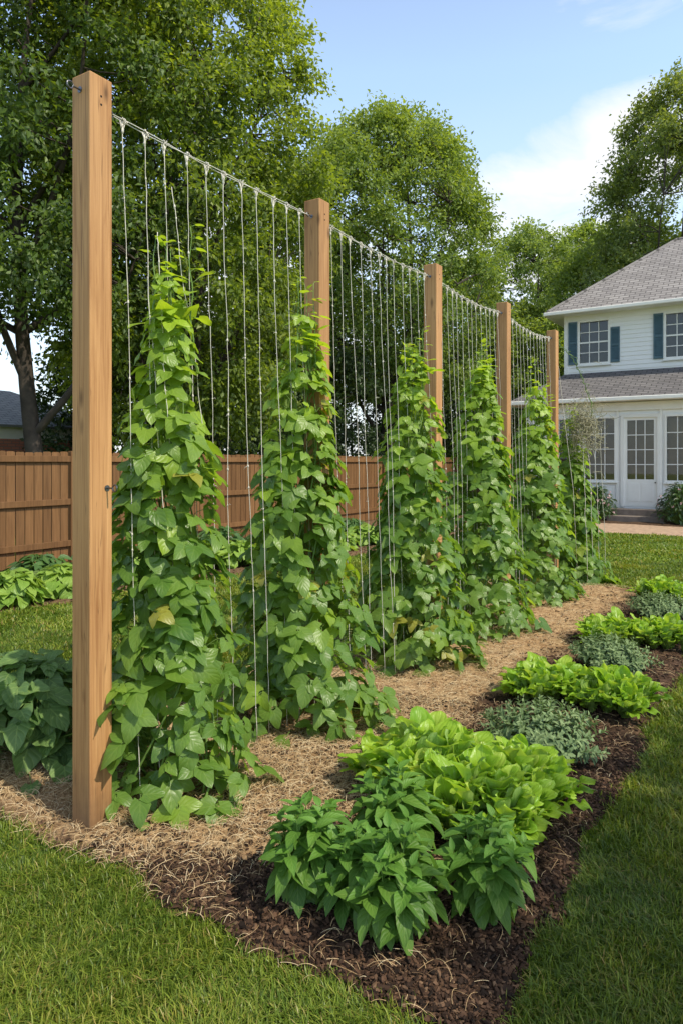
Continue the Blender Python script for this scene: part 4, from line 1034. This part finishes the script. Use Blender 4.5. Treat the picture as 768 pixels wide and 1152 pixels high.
def window(parent, x0, x1, z0, z1, y, cols, rows, name='window', fr=0.07, backing='inner', sash=False, sill=True):
    """opening x0..x1, z0..z1 in wall plane y (parent space)"""
    m = MB(); d = 0.035
    m.bbox(x0 - fr, x0, y - d, y + 0.05, z0 - fr, z1 + fr, 0.004); m.bbox(x1, x1 + fr, y - d, y + 0.05, z0 - fr, z1 + fr, 0.004)
    m.bbox(x0, x1, y - d, y + 0.05, z1, z1 + fr, 0.004); m.bbox(x0, x1, y - d, y + 0.05, z0 - fr, z0, 0.004)
    wd = m.build(name, M['white'], parent)
    if sill:
        m = MB(); m.bbox(x0 - fr - 0.03, x1 + fr + 0.03, y - 0.075, y - d + 0.004, z0 - fr - 0.035, z0 - fr + 0.002, 0.004); m.build('sill', M['white'], wd)
    m = MB(); b = 0.011
    for k in range(1, cols): xx = x0 + (x1 - x0) * k / cols; m.box(xx - b, xx + b, y + 0.012, y + 0.030, z0, z1)
    for k in range(1, rows):
        zz = z0 + (z1 - z0) * k / rows; bb = b * (2.0 if sash and k == rows // 2 else 1); m.box(x0, x1, y + 0.009, y + 0.033, zz - bb, zz + bb)
    m.build('muntins', M['white'], wd)
    m = MB(); m.add([(x0, y + 0.038, z0), (x1, y + 0.038, z0), (x1, y + 0.038, z1), (x0, y + 0.038, z1)], np.array([(0, 1, 2, 3)])); m.build('pane', M['glass'], wd)
    m = MB(); m.add([(x0 - 0.05, y + 0.16, z0 - 0.05), (x1 + 0.05, y + 0.16, z0 - 0.05), (x1 + 0.05, y + 0.16, z1 + 0.05), (x0 - 0.05, y + 0.16, z1 + 0.05)], np.array([(0, 1, 2, 3)])); m.build('pane_backing', M[backing], wd)  # sheet behind the pane
    return wd
UY = 1.6     # upper wall plane (house space: y = world y - 20)
XR = 5.5
up = [(-5.37, -4.57, 4.48, 5.68), (-3.02, -2.20, 4.48, 5.68), (-0.4, 0.42, 4.48, 5.68), (2.2, 3.02, 4.48, 5.68)]
m = wall_with_openings(-5.80, XR, 3.6, 5.98, UY, up, 0.125)
m.box(-5.80, -5.68, UY + 0.121, 7.4, 3.6, 5.98); m.box(XR - 0.12, XR, UY + 0.121, 7.4, 3.6, 5.98); m.box(-5.68, XR - 0.12, 7.28, 7.4, 3.6, 5.98)
m.build('upper_wall', M['siding'], hs)
m = MB(); m.bbox(-5.83, -5.72, UY - 0.03, UY + 0.001, 3.6, 5.979, 0.004); m.build('corner_board', M['white'], hs)
for k, (x0, x1, z0, z1) in enumerate(up):
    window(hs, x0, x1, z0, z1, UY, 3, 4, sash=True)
    for sgn in (-1, 1):
        wdt = 0.25
        xa = x0 - 0.075 - wdt if sgn < 0 else x1 + 0.075; xb = xa + wdt
        broken = k == 0 and sgn > 0
        za, zc = z0 - 0.03, (z1 + 0.04 if not broken else z1 - 0.22)
        m = MB(); s = 0.035; f = UY - 0.05; bk = UY - 0.018
        m.box(xa, xa + s, f, bk, za, zc); m.box(xb - s, xb, f, bk, za, zc)
        for zz in (za, (za + zc) / 2 - 0.03, zc - 0.06): m.box(xa + s + 0.0005, xb - s - 0.0005, f + 0.002, bk, zz, zz + 0.06)
        nz = int((zc - za) / 0.05)
        for q in range(nz):
            zz = za + (q + 0.5) * (zc - za) / nz
            xe = xb - s - 0.001 
            m.add([(xa + s, f + 0.006, zz - 0.028), (xe, f + 0.006, zz - 0.028), (xe, bk - 0.003, zz + 0.024), (xa + s, bk - 0.003, zz + 0.024)], np.array([(0, 1, 2, 3)]))
        m.box(xa + s, xb - s, bk - 0.0005, bk + 0.001, za + 0.061, zc - 0.061)
        o = m.build('shutter', M['shutter'], hs)
        if broken: o['label'] = 'shorter teal shutter than the others'
# upper roof
ez, ry0, rd = 6.0, UY - 0.45, 3.1
ex0, ex1, ey1 = -6.22, XR + 0.42, 7.85
rz = ez + 2.55
m = MB()
rp0 = (ex0 + rd, ry0 + 3.35, rz); rp1 = (ex1 - rd, ry0 + 3.35, rz)
roof_face(m, [(ex0, ry0, ez), (ex1, ry0, ez), rp1, rp0]); roof_face(m, [(ex1, ry0, ez), (ex1, ey1, ez), rp1]); roof_face(m, [(ex1, ey1, ez), (ex0, ey1, ez), rp0, rp1]); roof_face(m, [(ex0, ey1, ez), (ex0, ry0, ez), rp0])
rf = m.build('roof', M['roof'], hs)
m = MB(); m.tube([(ex0, ry0, ez + 0.01), rp0], 0.05, 6); m.tube([rp0, rp1], 0.05, 6); m.build('ridge_cap', M['roof'], rf)
m = MB(); m.box(ex0 + 0.02, ex1 - 0.02, ry0 + 0.02, ey1 - 0.02, ez - 0.10, ez - 0.065); m.build('soffit', M['white'], hs)
m = MB(); m.bbox(ex0 - 0.08, ex1 + 0.08, ry0 - 0.09, ry0 + 0.015, ez - 0.11, ez - 0.005, 0.02); m.bbox(ex0 - 0.09, ex0 + 0.015, ry0 + 0.016, ey1, ez - 0.11, ez - 0.005, 0.02); m.build('gutter', M['white'], hs)
# porch
lz = 3.28; px0 = -6.45
op = [(-5.80, -5.05, 1.08, 2.73), (-4.82, -4.07, 1.08, 2.73), (-3.86, -2.98, 0.38, 2.76), (-2.78, -2.03, 1.08, 2.73), (-1.75, -1.0, 1.08, 2.73), (-0.6, 0.3, 1.08, 2.73), (0.7, 1.6, 1.08, 2.73), (2.2, 3.1, 1.08, 2.73)]
m = wall_with_openings(px0, XR, 0.0, lz - 0.12, 0.0, op, 0.0)
m.box(px0, px0 + 0.12, 0.121, 7.3, 0, lz - 0.12); m.box(XR - 0.12, XR, 0.121, 7.3, 0, lz - 0.12)
m.build('lower_wall', M['siding'], hs)
m = MB()
for x in (-6.42, -4.96, -3.99, -2.92, -1.90, -0.82, 0.5): m.bbox(x - 0.035 if x > -6.4 else x - 0.05, x + 0.035, -0.03, 0.0, 0.02, lz - 0.125, 0.004)
m.build('pilaster', M['white'], hs)
m = MB(); m.bbox(px0 - 0.02, XR, -0.045, 0.0, lz - 0.36, lz - 0.14, 0.005); m.build('frieze', M['white'], hs)
for k, (x0, x1, z0, z1) in enumerate(op):
    if k == 2: continue
    window(hs, x0, x1, z0, z1, 0.0, 3, 4, fr=0.055, backing='backing' if k != 0 else 'inner')
    m = MB(); m.bbox(x0 + 0.0, x1, -0.018, 0.011, 0.18, 0.92, 0.008); m.bbox(x0 + 0.08, x1 - 0.08, -0.03, -0.0185, 0.26, 0.84, 0.005); m.build('wall_panel', M['white'], hs)
# door
x0, x1, z0, z1 = op[2]
m = MB(); m.bbox(x0 - 0.05, x0 + 0.03, -0.04, 0.05, z0 - 0.02, z1 + 0.06, 0.004); m.bbox(x1 - 0.03, x1 + 0.05, -0.04, 0.05, z0 - 0.02, z1 + 0.06, 0.004); m.bbox(x0 + 0.03, x1 - 0.03, -0.04, 0.05, z1 - 0.03, z1 + 0.06, 0.004)
m.build('door_frame', M['white'], hs)
m = MB(); gx0, gx1, gz0, gz1 = x0 + 0.11, x1 - 0.11, 1.10, 2.66
m.box(x0 + 0.03, gx0, 0.0, 0.045, z0, z1 - 0.03); m.box(gx1, x1 - 0.03, 0.0, 0.045, z0, z1 - 0.03); m.box(gx0, gx1, 0.0, 0.045, z0, gz0); m.box(gx0, gx1, 0.0, 0.045, gz1, z1 - 0.03)
for (pa, pb) in ((gx0 + 0.02, (gx0 + gx1) / 2 - 0.03), ((gx0 + gx1) / 2 + 0.03, gx1 - 0.02)): m.bbox(pa, pb, -0.010, -0.001, z0 + 0.14, gz0 - 0.10, 0.004)
dr = m.build('door', M['white'], hs)
m = MB(); b = 0.011
for k in (1, 2): xx = gx0 + (gx1 - gx0) * k / 3; m.box(xx - b, xx + b, 0.010, 0.028, gz0, gz1)
for k in (1, 2, 3): zz = gz0 + (gz1 - gz0) * k / 4; m.box(gx0, gx1, 0.007, 0.031, zz - b, zz + b)
m.build('muntins', M['white'], dr)
m = MB(); m.add([(gx0, 0.036, gz0), (gx1, 0.036, gz0), (gx1, 0.036, gz1), (gx0, 0.036, gz1)], np.array([(0, 1, 2, 3)])); m.build('pane', M['glass'], dr)
m = MB(); m.add([(gx0 - 0.03, 0.14, gz0 - 0.03), (gx1 + 0.03, 0.14, gz0 - 0.03), (gx1 + 0.03, 0.14, gz1 + 0.03), (gx0 - 0.03, 0.14, gz1 + 0.03)], np.array([(0, 1, 2, 3)])); m.build('pane_backing', M['backing'], dr)  # sheet behind the door glass, painted with the lit room tone
m = MB(); m.tube([(x1 - 0.07, 0.0, 1.02), (x1 - 0.07, -0.05, 1.02), (x1 - 0.07, -0.06, 1.02)], [0.008, 0.02, 0.012], 10); m.build('handle', M['steel'], dr)
m = MB(); m.bbox(x0 - 0.25, x1 + 0.25, -0.42, -0.045, 0.0, 0.33, 0.012); m.bbox(x0 - 0.25, x1 + 0.25, -0.78, -0.421, 0.0, 0.17, 0.012); m.build('door_steps', M['concrete'], hs)
# porch roof
m = MB(); le = lz; lx0 = -6.85; ly0 = -0.32; tz = 4.18
roof_face(m, [(lx0, ly0, le), (XR + 0.35, ly0, le), (XR + 0.35, UY - 0.0165, tz), (-5.81, UY - 0.0165, tz)])
roof_face(m, [(lx0, 7.5, le), (lx0, ly0, le), (-5.81, UY - 0.0165, tz), (-5.81, 7.5, tz)])
m.build('porch_roof', M['roof2'], hs)
m = MB(); m.bbox(lx0 - 0.06, XR + 0.4, ly0 - 0.09, ly0 + 0.012, le - 0.12, le - 0.01, 0.02); m.bbox(lx0 - 0.07, lx0 + 0.012, ly0 + 0.013, 7.5, le - 0.12, le - 0.01, 0.02); m.build('gutter', M['white'], hs)
m = MB(); m.box(lx0 + 0.02, XR + 0.3, ly0 + 0.02, 0.3, le - 0.115, le - 0.075); m.build('soffit', M['white'], hs)
# shrubs by the door
def door_shrub(loc, label, r, s):
    t = broad_bush('flowering_shrub', label, loc, 'shrub', 'sage', r, 700, 0.55 * s, 0.45 * s, 0.95 * s, 0.13, 'shrub', 'shrubs by the house door')
    m = MB(); n = 30
    ph = r.uniform(0, 6.28, n); z = r.uniform(0.2, 0.9, n) * s
    P = np.stack([0.5 * s * np.cos(ph), 0.42 * s * np.sin(ph), z * 0.9], -1)
    for p in P:
        d = nrm(r.standard_normal((6, 3)) + (0, 0, 0.5)); scatter(m, T['petal'], np.tile(p, (6, 1)), d, r.standard_normal((6, 3)), 0.05, r)
    m.build('blossom', M['bloom'], t)
M['bloom'] = plain('pale_pink_petal', (0.62, 0.42, 0.42), 0.6)
door_shrub((-4.45, 19.25, 0.03), 'dark flowering shrub below the window before the house door', np.random.default_rng(701), 1.0)
door_shrub((-2.35, 19.25, 0.03), 'dark flowering shrub on the far side of the door steps', np.random.default_rng(702), 1.05)
door_shrub((-5.5, 19.3, 0.03), 'dark flowering shrub under the porch corner window, behind the vines', np.random.default_rng(703), 0.95)
